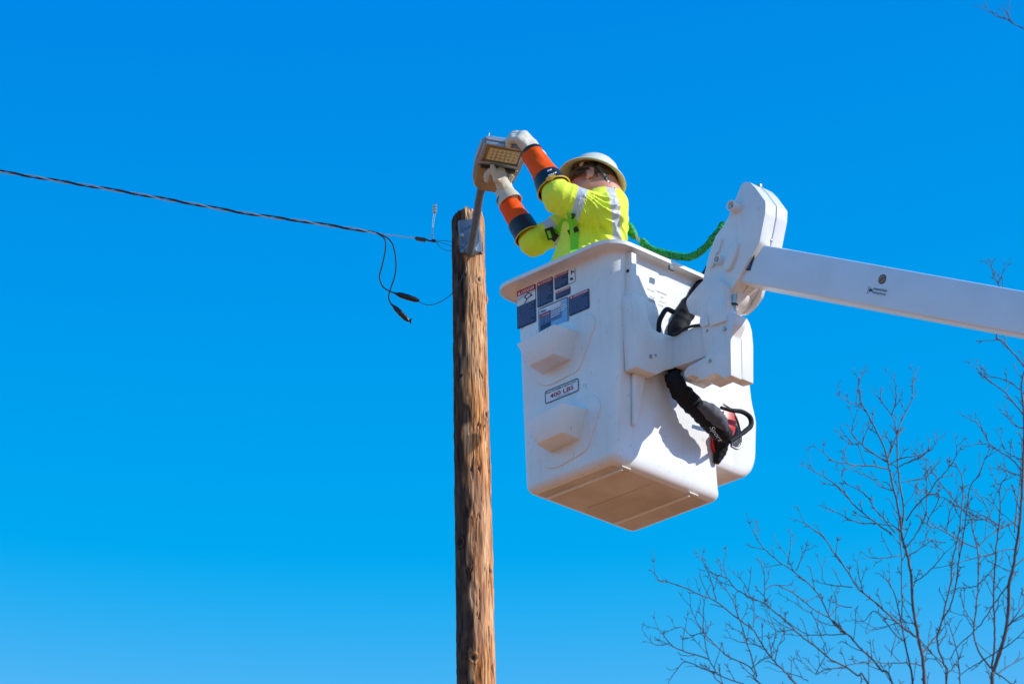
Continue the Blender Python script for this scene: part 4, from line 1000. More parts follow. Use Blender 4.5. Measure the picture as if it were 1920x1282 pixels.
# head frame
HU = nrm(V(.27, .28, .93)); HF = nrm(V(-.88, .20, .36)); HF = nrm(HF - HU * np.dot(HF, HU)); HL = nrm(np.cross(HU, HF))   # HL: the worker's left, towards the camera
HC = PY(1107, 343, .45)
def Hd(f_, l_, u_): return HC + HF * f_ + HL * l_ + HU * u_
HR = np.array([HF, HL, HU])
NB = PY(1130, 372, .47)
CH = PY(1118, 425, TY); WA = PY(1108, 520, TY); 
HIP = V(ftB[0], ftB[1], ftB[2] + .92)
def sdf_head(X, Y, Z):
    d = s_ell(X, Y, Z, Hd(-.012, 0, .030), HR, (.098, .077, .088))
    d = smin(d, s_ell(X, Y, Z, Hd(.030, 0, -.035), HR, (.060, .060, .072)), .03)       # face
    d = smin(d, s_cap(X, Y, Z, Hd(-.005, .048, -.058), Hd(.062, .018, -.100), .026, .020), .02)   # jaw, near side
    d = smin(d, s_cap(X, Y, Z, Hd(-.005, -.048, -.058), Hd(.062, -.018, -.100), .026, .020), .02)
    d = smin(d, s_ell(X, Y, Z, Hd(.074, 0, -.100), HR, (.022, .026, .018)), .015)      # chin
    d = smin(d, s_cap(X, Y, Z, Hd(.088, 0, .005), Hd(.112, 0, -.030), .009, .015), .012)   # nose
    d = smin(d, s_ell(X, Y, Z, Hd(.088, 0, -.064), HR, (.014, .026, .006)), .006)      # lips
    d = smin(d, s_ell(X, Y, Z, Hd(.087, 0, -.076), HR, (.014, .022, .006)), .006)
    d = smin(d, s_ell(X, Y, Z, Hd(.080, 0, .020), HR, (.018, .055, .012)), .012)       # brow
    for s in (1, -1):
        e = s_ell(X, Y, Z, Hd(.084, .030 * s, .000), HR, (.020, .019, .012)); d = np.maximum(d, -e)
        d = np.minimum(d, s_ell(X, Y, Z, Hd(.074, .030 * s, .000), HR, (.014, .014, .013)))
    return d
def sdf_ear(X, Y, Z, s):
    R2 = np.array([nrm(HF + HL * .3 * s), nrm(HL * s - HF * .3), HU])
    o = s_ell(X, Y, Z, Hd(-.014, .094 * s, -.018), R2, (.021, .013, .034))
    i = s_ell(X, Y, Z, Hd(-.006, .108 * s, -.012), R2, (.011, .010, .021))
    l = s_ell(X, Y, Z, Hd(-.004, .088 * s, -.050), R2, (.010, .008, .011))
    return smin(np.maximum(o, -i), l, .006)
def sdf_body(X, Y, Z):
    d = sdf_head(X, Y, Z)
    d = np.minimum(d, sdf_ear(X, Y, Z, 1)); d = np.minimum(d, sdf_ear(X, Y, Z, -1))
    d = smin(d, s_cap(X, Y, Z, Hd(-.035, 0, -.03), NB + V(0, 0, -.03), .062, .066), .025)
    d = smin(d, s_cap(X, Y, Z, NB, CH, .10, .13), .05)
    d = smin(d, s_cap(X, Y, Z, CH, WA, .13, .125), .05)
    d = smin(d, s_cap(X, Y, Z, WA, HIP, .125, .13), .05)
    for (S, E, W_) in ((LS, LE, LWp), (RS, RE, RWp)):
        d = smin(d, s_cap(X, Y, Z, S, E, .058, .044), .03)
        d = smin(d, s_cap(X, Y, Z, E, W_, .044, .031), .02)
    for s in (1, -1):
        h_ = HIP + V(.02, -.09 * s, -.02); k_ = V(ftB[0] - .02, ftB[1] - .10 * s, ftB[2] + .50); a_ = V(ftB[0], ftB[1] - .11 * s, ftB[2] + .09)
        d = smin(d, s_cap(X, Y, Z, h_, k_, .088, .058), .04); d = smin(d, s_cap(X, Y, Z, k_, a_, .058, .04), .02)
        d = smin(d, s_cap(X, Y, Z, a_ + V(.02, 0, -.06), a_ + V(-.13, 0, -.06), .04, .032), .02)
    return d
allp = np.array([LS, RS, LE, RE, LWp, RWp, HC, NB, CH, WA])
# one continuous body: fine where it shows, so the head is meshed together with the rest at 8 mm
lo = np.minimum(allp.min(0) - .16, ftB - V(.3, .3, .04)); hi = allp.max(0) + .18
body, bvv = sdf_mesh('body', sdf_body, lo, hi, .0075, M['skin'], per, 1)

def sdf_shirt(X, Y, Z, raw=False):
    w1 = wob(X, Y, Z, 16, 2); w2 = wob(X, Y, Z, 38, 5)
    d = s_cap(X, Y, Z, NB + V(.0, .0, -.055), CH, .125, .150)
    d = smin(d, s_cap(X, Y, Z, LS, RS, .085, .085), .05)
    d = smin(d, s_cap(X, Y, Z, CH, WA + V(-.01, 0, 0), .150, .160), .05)
    d = smin(d, s_cap(X, Y, Z, PY(1082, 440, TY + .02), PY(1062, 520, TY + .04), .060, .10), .05)     # loose front
    d = smin(d, s_cap(X, Y, Z, WA, HIP + V(0, 0, .05), .160, .15), .05)
    def foldy(S, E, dd, k, a):
        ax_ = nrm(E - S); t = (X - S[0]) * ax_[0] + (Y - S[1]) * ax_[1] + (Z - S[2]) * ax_[2]
        rg_ = 1 - 2 * np.abs(np.sin(t * k * .5 + 2.4 * w1)) ** .8; return dd - a * 1.5 * rg_ * (0.7 + 0.25 * w1)
    aL = foldy(LS, LE, s_cap(X, Y, Z, LS, LE, .093, .078), 120, .0030)
    aL2 = foldy(LE, LWp, s_cap(X, Y, Z, LE, LE + (LWp - LE) * .5, .072, .052), 140, .0028)
    aR = foldy(RS, RE, s_cap(X, Y, Z, RS, RE, .088, .062), 120, .0035)
    aR2 = foldy(RE, RWp, s_cap(X, Y, Z, RE, RE + (RWp - RE) * .5, .064, .05), 140, .003)
    d = smin(d, smin(aL, aL2, .03), .035); d = smin(d, smin(aR, aR2, .03), .035)
    # drapes fanning out below the arm and across the back
    px = (X - CH[0]); pz = (Z - CH[2])
    fan = 1 - 2 * np.abs(np.sin(15 * np.arctan2(pz - .06, px + .10) + 1.6 * w1)) ** .8
    pull = 1 - 2 * np.abs(np.sin(40 * (pz - .18 * px + .25 * (Y - LS[1])) + 1.8 * w1)) ** .8
    d = d - .0095 * fan * np.exp(-((px - .03) ** 2 + (pz + .07) ** 2) / .022) - .0062 * pull * np.exp(-((X - LS[0] + .01) ** 2 + (Z - LS[2] + .03) ** 2) / .010) + .0035 * w2 + .006 * w1
    d = np.maximum(d, -(s_cap(X, Y, Z, Hd(-.035, 0, -.05), NB + HU * .06 + V(-.01, 0, 0), .069, .071)))
    return d
lo = allp[[0, 1, 2, 3, 7, 8, 9]].min(0) - .15; hi = allp[[0, 1, 2, 3, 7, 8]].max(0) + V(.18, .18, .10)
lo[2] = min(lo[2], ftB[2] + .85)
shirt, sv = sdf_mesh('shirt', sdf_shirt, lo, hi, .0058, M['shirt'], per, 1)
def tt(v, S, E): d = E - S; return ((v - S) @ d) / np.dot(d, d)
tl = tt(sv, LS, LE); tr = tt(sv, RS, RE)
def segdist(v, S, E):
    d = E - S; t = np.clip(((v - S) @ d) / np.dot(d, d), 0, 1); return np.linalg.norm(v - S - t[:, None] * d, axis=1)
LA = np.linalg.norm(LE - LS); RA = np.linalg.norm(RE - RS)
bandL = np.maximum(np.abs(tl - .58) * LA - .023, segdist(sv, LS, LE) - .105)
bandR = np.maximum(np.abs(tr - .66) * RA - .026, segdist(sv, RS, RE) - .10)
sx = (sv - CAM) @ CR; 
upv = sv[:, 2]
# vertical brace stripe over the back of the shoulder, in the worker's own side direction
bx = sv[:, 0] - (CH[0] + .085) + .10 * (sv[:, 2] - CH[2])
bandV = np.maximum(np.abs(bx) - .022, np.maximum(sv[:, 1] - CH[1], segdist(sv, LS, LE) * -1 + .0))
bandV = np.where(sv[:, 0] > LS[0] - .02, bandV, 1)
band = np.minimum(np.minimum(bandL, bandR), bandV)
attr(shirt, 'band', band)
# trousers and boots (inside the bucket)
def sdf_tr(X, Y, Z):
    d = s_cap(X, Y, Z, HIP + V(0, -.03, .02), HIP + V(0, .03, .02), .145, .145)
    for s in (1, -1):
        h_ = HIP + V(.02, -.09 * s, -.02); k_ = V(ftB[0] - .02, ftB[1] - .10 * s, ftB[2] + .50); a_ = V(ftB[0], ftB[1] - .11 * s, ftB[2] + .12)
        d = smin(d, s_cap(X, Y, Z, h_, k_, .102, .075), .04); d = smin(d, s_cap(X, Y, Z, k_, a_, .075, .065), .02)
    return d + .004 * wob(X, Y, Z, 25, 1)
sdf_mesh('trousers', sdf_tr, ftB - V(.25, .3, 0), HIP + V(.25, .3, .2), .014, M['trousers'], per, 1)
for s in (1, -1):
    a_ = V(ftB[0], ftB[1] - .11 * s, ftB[2] + .09)
    def sdf_bt(X, Y, Z): return np.maximum(smin(s_cap(X, Y, Z, a_ + V(.02, 0, .06), a_ + V(.01, 0, -.05), .062, .055), s_cap(X, Y, Z, a_ + V(.02, 0, -.05), a_ + V(-.15, 0, -.055), .050, .042), .03), (ftB[2] - .028) - Z)
    sdf_mesh('boot', sdf_bt, a_ - V(.25, .12, .15), a_ + V(.15, .12, .2), .010, M['black'], per, 1)
# hair at the back and sides under the hat
def sdf_hair(X, Y, Z):
    d = s_ell(X, Y, Z, Hd(-.016, 0, .032), HR, (.101, .081, .092))
    d = np.maximum(d, -((X - HC[0]) * HU[0] + (Y - HC[1]) * HU[1] + (Z - HC[2]) * HU[2] + .045 + .55 * ((X - HC[0]) * HF[0] + (Y - HC[1]) * HF[1] + (Z - HC[2]) * HF[2])))
    fr = (X - HC[0]) * HF[0] + (Y - HC[1]) * HF[1] + (Z - HC[2]) * HF[2]
    uu = (X - HC[0]) * HU[0] + (Y - HC[1]) * HU[1] + (Z - HC[2]) * HU[2]
    d = np.maximum(d, fr - .012 - np.clip(uu - .03, 0, 1) * 1.4)
    return d + .0012 * wob(X, Y, Z, 160, 3)
sdf_mesh('hair', sdf_hair, HC - .14, HC + .16, .004, M['hair'], per, 0)

# hard hat: full-brim shell
HT = Hd(-.004, 0, .030)
hat_prof = [(-.004, .150), (-.008, .152), (-.006, .1535), (.002, .150), (.010, .135), (.018, .119), (.030, .111), (.055, .106), (.085, .094), (.108, .074), (.124, .046), (.131, .018), (.132, 0)]
ins_prof = [(.128, 0), (.120, .044), (.104, .070), (.082, .090), (.055, .101), (.028, .106), (.014, .114), (.006, .131), (-.003, .147)]
mb = MB(); v, f = g_lathe(V(0, 0, 0), V(0, 0, 1), hat_prof + ins_prof, 64, close=True)
v = np.array(v)
r_ = np.hypot(v[:, 0], v[:, 1]); st_ = 1.10
zl = v[:, 2].copy()
inb = np.clip((r_ - .112) / .04, 0, 1)
zl = zl - inb * .018 * (v[:, 0] / .15) ** 2 * np.sign(v[:, 0]) * 1.0 * (v[:, 0] > 0)
hv_ = HT[None] + (v[:, 0] * st_)[:, None] * HF + (v[:, 1] * .98)[:, None] * HL + zl[:, None] * HU
hv_ = hv_
mb.add(hv_, f)
hat = mb.build('hard_hat', M['hat'], per, smooth=50)
# crown ridges
for off in (-.022, 0, .022):
    pts = []
    for k in range(13):
        a = rad(28 + 124 * k / 12); rr_ = .1325 if off == 0 else .1285
        pts.append(HT + HF * math.cos(a) * .112 * 1.08 + HL * off + HU * (math.sin(a) * .128 + .003))
    mb = MB(); mb.add(*g_tube(pts, .005, 8)); mb.build('crown_ridge', M['hat'], hat)
# suspension headband, straps, ratchet
def ringpt(a, r0, r1, u): return Hd(-.004 + math.cos(a) * r0, math.sin(a) * r1, u)
def strap(pts, wv, th, name, mat, par):
    mb = MB()
    P = smooth_path(pts, 6); v = []; n = len(P)
    for i, p in enumerate(P):
        t = nrm(P[min(i + 1, n - 1)] - P[max(i - 1, 0)]); nn_ = nrm(p - (Hd(-.004, 0, 0) if wv is None else wv)); b_ = nrm(np.cross(t, nn_)); nn_ = np.cross(b_, t)
        for (x_, y_) in ((-1, 0), (1, 0), (1, 1), (-1, 1)): v.append(p + b_ * x_ * th + nn_ * y_ * .0022)
    f = []
    for i in range(n - 1):
        for k in range(4): f.append([i * 4 + k, i * 4 + (k + 1) % 4, (i + 1) * 4 + (k + 1) % 4, (i + 1) * 4 + k])
    f += [[0, 1, 2, 3], [(n - 1) * 4 + k for k in range(4)]]
    mb.add(v, f); return mb.build(name, mat, par, smooth=50)
strap([ringpt(rad(a), .104, .083, .030) for a in range(-100, 105, 20)], None, .012, 'headband', M['strap_grey'], hat)
strap([ringpt(rad(106), .108, .090, .036), ringpt(rad(119), .108, .091, .018), ringpt(rad(135), .110, .090, -.008), ringpt(rad(155), .114, .088, -.034), ringpt(rad(175), .116, .086, -.050)], None, .012, 'nape_strap', M['strap_grey'], hat)
strap([ringpt(rad(-98), .106, .085, .034), ringpt(rad(-115), .106, .086, .020), ringpt(rad(-135), .107, .084, -.006), ringpt(rad(-155), .108, .08, -.030), ringpt(rad(-175), .108, .08, -.044)], None, .012, 'nape_strap', M['strap_grey'], hat)
strap([ringpt(rad(128), .113, .095, .000), ringpt(rad(142), .116, .095, -.020), ringpt(rad(160), .119, .093, -.042)], None, .0055, 'ratchet_band', M['pad_white'], hat)
for a, u in ((134, -.012), (142, -.02), (150, -.028)):
    c = ringpt(rad(a), .119, .098, u); mb = MB(); mb.add(*g_box(c, HU * .0065, nrm(np.cross(HU, c - HC)) * .002, nrm(c - HC) * .002)); mb.build('band_tooth', M['black'], hat)
c = ringpt(rad(174), .118, .088, -.050); mb = MB(); mb.add(*g_lathe(c, -HF, [(0, .026), (.014, .025), (.019, .018), (.020, 0)], 20)); mb.build('ratchet_knob', M['black'], hat)
for a in (60, 20, 100, -20, -60):
    c = ringpt(rad(a), .108, .088, .045); mb = MB(); mb.add(*g_box(c, HU * .010, nrm(np.cross(HU, c - HC)) * .010, nrm(c - HC) * .003)); mb.build('suspension_tab', M['black'] if a != 60 else M['pad_white'], hat)
# safety glasses
gl = [ringpt(rad(a), .114, .095, -.016 + abs(a) * .00006) for a in range(-80, 81, 8)]
def ribbon(pts, hup, hdn, th, name, mat, par):
    v = []; f = []; n = len(pts)
    for p in pts:
        o_ = nrm((p - HC) - HU * np.dot(p - HC, HU)); v += [p + HU * hup, p - HU * hdn, p - HU * hdn + o_ * th, p + HU * hup + o_ * th]
    for i in range(n - 1):
        for k in range(4): f.append([i * 4 + k, i * 4 + (k + 1) % 4, (i + 1) * 4 + (k + 1) % 4, (i + 1) * 4 + k])
    f += [[0, 1, 2, 3], [(n - 1) * 4 + k for k in range(4)]]
    return mesh(name, v, f, mat, par, smooth=50)
glasses = ribbon(gl, .020, .024, .003, 'safety_glasses', M['lens'], per)
for s in (1, -1):
    mb = MB(); mb.add(*g_tube(smooth_path([Hd(.056, .086 * s, -.004), Hd(.030, .093 * s, -.003), Hd(-.005, .096 * s, -.004), Hd(-.034, .094 * s, -.012), Hd(-.050, .088 * s, -.034)], 5), [.0062] * 21, 8, squash=.6)); mb.build('temple_arm', M['black'], glasses)
# collar
mb = MB(); ax_ = nrm(Hd(-.035, 0, -.03) - NB)
cv_, cf_ = g_lathe(NB + ax_ * -.005, ax_, [(-.02, .086), (.0, .080), (.020, .078), (.021, .075), (0, .074), (-.02, .08)], 36, close=True)
cv_ = np.array(cv_); cv_ += .003 * wob(cv_[:, 0], cv_[:, 1], cv_[:, 2], 40, 3)[:, None]
mb.add(cv_, cf_); co_ = mb.build('collar', M['shirt'], per, smooth=80); attr(co_, 'band', np.ones(len(co_.data.vertices)))

# ---- gloves with five fingers
def hand_caps(W_, fwd, pn, side, curl, spread, thumb, s=1.0):
    """W_ wrist, fwd towards the knuckles, pn where the palm faces, side towards the thumb"""
    fwd = nrm(fwd); pn = nrm(pn - fwd * np.dot(pn, fwd)); side = nrm(side - fwd * np.dot(side, fwd) - pn * np.dot(side, pn))
    caps = []; palm = []
    for i in range(4):
        o_ = (.033 - i * .021) * s
        k = W_ + fwd * (.092 - abs(i - 1) * .004) * s + side * o_
        palm.append((W_ + fwd * .02 * s + side * o_ * .75, k, .027 * s, .0215 * s))
        L3 = [l * s for l in ((.043, .027, .022), (.047, .030, .023), (.044, .028, .022), (.035, .021, .019))[i]]
        d = fwd; p = k; ang = 0
        for j in range(3):
            ang += rad(curl[i][j]); d = nrm(fwd * math.cos(ang) + pn * math.sin(ang) + side * spread * (1.2 - i))
            q = p + d * L3[j]; caps.append((p, q, (.0165, .0155, .0142)[j] * s, (.0155, .0142, .0125)[j] * s, i)); p = q
    t0 = W_ + fwd * .030 * s + side * .034 * s; p = t0; th = []
    for j, (a_, b_, c_) in enumerate(thumb):
        d = nrm(fwd * a_ + side * b_ + pn * c_); q = p + d * (.040, .034, .028)[j] * s; th.append((p, q, (.021, .0165, .0145)[j] * s, (.0165, .0145, .0115)[j] * s)); p = q
    return palm, caps, th
def glove(name, args, cuff_dir, parent, label=None, flare=True):
    palm, caps, th = hand_caps(*args)
    W_ = args[0]
    def fn(X, Y, Z):
        d = None
        for (a, b, ra, rb) in palm:
            q = s_cap(X, Y, Z, a, b, ra, rb); d = q if d is None else smin(d, q, .014)
        fd = {}
        for (a, b, ra, rb, i) in caps:
            q = s_cap(X, Y, Z, a, b, ra, rb); fd[i] = q if i not in fd else smin(fd[i], q, .004)
        for i in fd: d = smin(d, fd[i], .0045)
        q = None
        for (a, b, ra, rb) in th:
            e = s_cap(X, Y, Z, a, b, ra, rb); q = e if q is None else smin(q, e, .005)
        d = smin(d, q, .010)
        d = smin(d, s_cap(X, Y, Z, W_ + args[1] * .02, W_ + cuff_dir * .045, .033, .046), .015)
        return d + .0013 * wob(X, Y, Z, 90, 4) + .0012 * wob(X, Y, Z, 45, 8)
    P = np.array([c[0] for c in palm + caps + th] + [c[1] for c in palm + caps + th] + [W_ + cuff_dir * .06])
    o, _ = sdf_mesh(name, fn, P.min(0) - .065, P.max(0) + .065, .0032, M['leather'], parent, 1, label)
    return o
def iv(ix, iy, id_=0): return nrm(CR * ix + CU * iy + CF * id_)
LG = (PY(1001, 284, .365), iv(-.66, .74, 0), iv(-.62, -.45, .55), iv(.36, .45, .71), ((48, 50, 35), (46, 50, 35), (44, 50, 35), (42, 48, 35)), .04, ((.5, .6, .5), (.6, .1, .7), (.7, -.1, .5)), 1.04)
lglove = glove('leather_glove', LG, nrm(LE - LWp), per, 'near glove gripping the outer rim of the lamp head')
RG = (PY(947, 358, .665), iv(-.16, .96, -.05), iv(-.90, .10, .35), iv(.05, .1, -1), ((70, 62, 35), (66, 60, 35), (62, 60, 35), (58, 60, 35)), .05, ((.75, .55, .2), (.95, .10, .15), (.98, -.15, .2)), 1.06)
rglove = glove('leather_glove', RG, nrm(RE - RWp), per, 'far glove holding the lamp housing from below')
# flared protector cuff of the far glove, strap and button on it
ax_ = nrm(RE - RWp)
mb = MB(); v, f = g_lathe(PY(947, 362, .665), ax_, [(-.02, .042), (.01, .049), (.035, .056), (.066, .061), (.067, .058), (.035, .053), (.01, .046), (-.02, .039)], 36, close=True)
mb.add(v, f); mb.build('glove_gauntlet', M['leather'], rglove, smooth=60)
mb = MB(); mb.add(*g_lathe(PY(958, 330, .625), iv(.2, .3, -1), [(0, .010), (.004, .010), (.006, .006), (.0062, 0)], 14)); mb.build('strap_button', M['pad_white'], rglove)
mb = MB(); mb.add(*g_box(PY(956, 338, .635), iv(.45, .8, 0) * .028, iv(.8, -.45, 0) * .012, CF * .010)); mb.build('wrist_strap', M['leather'], rglove, bevel=.004, seg=3)
# ---- rubber sleeves: orange gauntlet, black cuff, yellow edge
def rubber(Wp, Ep, tb, te, r0, rb, re, seed, lab, el=1.0):
    d = Ep - Wp; Ln = np.linalg.norm(d); d = d / Ln; x, y, _ = basis(d)
    def cone(t0, t1, ra, rb_, n=40, m=22, amp=.0022, thick=.004):
        v = []; f = []
        for i in range(m + 1):
            t = t0 + (t1 - t0) * i / m; r = ra + (rb_ - ra) * i / m
            for k in range(n):
                a = 2 * math.pi * k / n; p = Wp + d * t + (x * math.cos(a) + y * math.sin(a)) * r; v.append(p)
        v = np.array(v); c_ = Wp + ((v - Wp) @ d)[:, None] * d; dirs = (v - c_); rr2 = np.linalg.norm(dirs, axis=1); dirs = dirs / rr2[:, None]
        v = v + dirs * (amp * wob(v[:, 0], v[:, 1], v[:, 2], 38, seed) + amp * .7 * wob(v[:, 0], v[:, 1], v[:, 2], 90, seed + 2))[:, None]
        inner = v - dirs * thick
        N = len(v); V_ = np.concatenate([v, inner])
        for i in range(m):
            for k in range(n):
                q = [i * n + k, i * n + (k + 1) % n, (i + 1) * n + (k + 1) % n, (i + 1) * n + k]; f.append(q); f.append([N + j for j in q[::-1]])
        for k in range(n):
            k2 = (k + 1) % n; f.append([k, k2, N + k2, N + k]); f.append([m * n + k, m * n + k2, N + m * n + k2, N + m * n + k])
        return V_, f
    mb = MB(); mb.add(*cone(-.004, tb, r0, rb, amp=.0042)); o = mb.build('rubber_glove_sleeve', M['orange'], per, smooth=80, label=lab)
    mb = MB(); mb.add(*cone(-.012, .004, r0 + .003, r0 + .0035, amp=.0005)); mb.build('wrist_band', M['black'], o, smooth=80)
    mb = MB(); mb.add(*cone(tb - .006, te, rb + .0025, re, amp=.001)); mb.build('cuff', M['cuff'], o, smooth=80)
    t_ = np.linspace(0, 2 * math.pi, 48, endpoint=False); ring = [Wp + d * te + (x * math.cos(a) + y * math.sin(a)) * (re + .002) for a in t_]
    vv = []; ff = []; n = 8
    for i, p in enumerate(ring):
        rd = nrm(p - Wp - d * te)
        for k in range(n):
            a = 2 * math.pi * k / n; vv.append(p + (rd * math.cos(a) + d * math.sin(a)) * .0036)
    for i in range(48):
        for k in range(n): ff.append([i * n + k, i * n + (k + 1) % n, ((i + 1) % 48) * n + (k + 1) % n, ((i + 1) % 48) * n + k])
    mb = MB(); mb.add(vv, ff); mb.build('rolled_edge', M['yellow'], o, smooth=80)
    return o, d
GL0 = PY(998, 288, .355); GLE = PY(1043, 362, .28)
osl, dL = rubber(GL0, GLE, .180, .258, .050, .066, .082, 3, 'near rubber glove sleeve, orange above a wide black cuff')
GR0 = PY(950, 374, .665); GRE = PY(995, 450, .62)
osr, dR = rubber(GR0, GRE, .162, .248, .048, .062, .068, 5, 'far rubber glove sleeve, red-orange above a black cuff')
# yellow size tag and lettering on the near cuff (curved onto it)
def on_sleeve(px, py, W_, d, t_r):
    # nearest surface point of the cone for a pixel
    r = nrm(ray(px, py)); o_ = CAM
    lo_t, best = None, None
    for s in np.linspace(17.0, 20.5, 7001):
        p = o_ + r * s; t = np.dot(p - W_, d); 
        rr_ = np.linalg.norm(p - W_ - d * t)
        if rr_ < np.interp(t, t_r[0], t_r[1]): return p
    return None
tr_ = ([0, .174, .258], [.050, .069, .084])
def patch(px, mat, name, par, W_, d, tr_, off=.002):
    P3 = [on_sleeve(x, y, W_, d, tr_) for x, y in px]
    if any(p is None for p in P3): return None
    out = []
    for p in P3:
        ax0 = W_ + d * np.dot(p - W_, d); out.append(p + nrm(p - ax0) * off)
    c = np.mean(out, 0); ax0 = W_ + d * np.dot(c - W_, d); c = c + nrm(c - ax0) * .0006
    n = len(out); mb = MB(); mb.add(out + [c], [[i, (i + 1) % n, n] for i in range(n)]); return mb.build(name, mat, par, smooth=None)
a_ = np.array((1025, 338.0)); b_ = np.array((1041, 330.5)); dd_ = nrm(b_ - a_); nn_ = np.array([-dd_[1], dd_[0]])
tagp = []
for k in range(12):
    an = 2 * math.pi * k / 12; tagp.append(tuple((a_ + b_) / 2 + dd_ * math.cos(an) * 10 * (1 if abs(math.cos(an)) > .5 else 1.15) + nn_ * math.sin(an) * 4.6))
patch(tagp, M['yellow'], 'size_tag', osl, GL0, dL, tr_, .004)
for (x0, y0, x1, y1) in ((1028, 329.5, 1031, 328.5), (1032, 328, 1035, 327), (1036, 326.5, 1038, 325.5), (1039.5, 325, 1043, 323.5), (1026, 321, 1029, 320), (1030, 319.5, 1034, 318)):
    patch([(x0, y0 - 1), (x1, y1 - 1), (x1 + .5, y1 + 1.4), (x0 + .5, y0 + 1.4)], M['pad_white'], 'cuff_print', osl, GL0, dL, tr_)
# ---- harness
har_pts_px = {}
def shirt_front(px, py):
    """first hit of a view ray with the shirt surface (build-time only, to lay webbing on the cloth)"""
    r = nrm(ray(px, py)); s = np.linspace(17.0, 20.5, 1400); P = CAM[None] + r[None] * s[:, None]
    D = sdf_shirt(P[:, 0], P[:, 1], P[:, 2]); k = np.argmax(D < 0)
    return P[k] if D[k] < 0 else None
def webbing(px, half, name, mat, par, off=.004, th=.003):
    P3 = [shirt_front(x, y) for x, y in px]; P3 = [p for p in P3 if p is not None]
    if len(P3) < 2: return None
    dep = np.array([np.dot(p - CAM, CF) for p in P3]); xs_ = np.arange(len(dep)); dep = np.polyval(np.polyfit(xs_, dep, 2 if len(dep) > 3 else 1), xs_)
    P3 = [CAM + (p - CAM) * (dd / np.dot(p - CAM, CF)) for p, dd in zip(P3, dep)]
    P = smooth_path([p - CF * off for p in P3], 5); v = []; n = len(P)
    for i, p in enumerate(P):
        t = nrm(P[min(i + 1, n - 1)] - P[max(i - 1, 0)]); b_ = nrm(np.cross(t, CF)); nn2 = np.cross(t, b_)
        if np.dot(nn2, CF) > 0: nn2 = -nn2
        v += [p - b_ * half, p + b_ * half, p + b_ * half + nn2 * th, p - b_ * half + nn2 * th]
    f = []
    for i in range(n - 1):
        for k in range(4): f.append([i * 4 + k, i * 4 + (k + 1) % 4, (i + 1) * 4 + (k + 1) % 4, (i + 1) * 4 + k])
    f += [[0, 1, 2, 3], [(n - 1) * 4 + k for k in range(4)]]
    return mesh(name, v, f, mat, par, smooth=50)
hs = webbing([(1071, 404), (1074, 420), (1076, 435), (1077, 450), (1077, 466), (1076, 480)], .020, 'harness_strap', M['harness'], per, .022)
if hs is not None:
    webbing([(1066, 437), (1074, 433), (1084, 429)], .013, 'strap_keeper', M['black'], hs, .032)
    webbing([(1067, 417), (1072, 409), (1077, 401)], .009, 'strap_keeper', M['black'], hs, .032)
hs2 = webbing([(1032, 442), (1043, 434), (1052, 424), (1062, 410), (1068, 402)], .015, 'harness_strap', M['harness'], per, .018)
def px_box(cx, cy, hx, hy, ang, yr_p, depth, name, mat, par, bevel=.003):
    c = shirt_front(cx, cy)
    c = (PY(cx, cy, .5) if c is None else c) - CF * .024
    s_ = 1 / 410.0; a = rad(ang); ux = CR * math.cos(a) + CU * math.sin(a); uy = -CR * math.sin(a) + CU * math.cos(a)
    mb = MB(); mb.add(*g_box(c, ux * hx * s_, uy * hy * s_, CF * depth)); return mb.build(name, mat, par, bevel=bevel, seg=2)
bk = px_box(1032, 438, 9, 12, 18, 0, .006, 'chest_buckle', M['black'], per)
o_ = px_box(1030, 440, 3.2, 7.5, 18, 0, .010, 'buckle_web', M['harness'], bk, .001)
px_box(1041, 446, 4, 8, -35, 0, .007, 'buckle_tab', M['black'], bk)

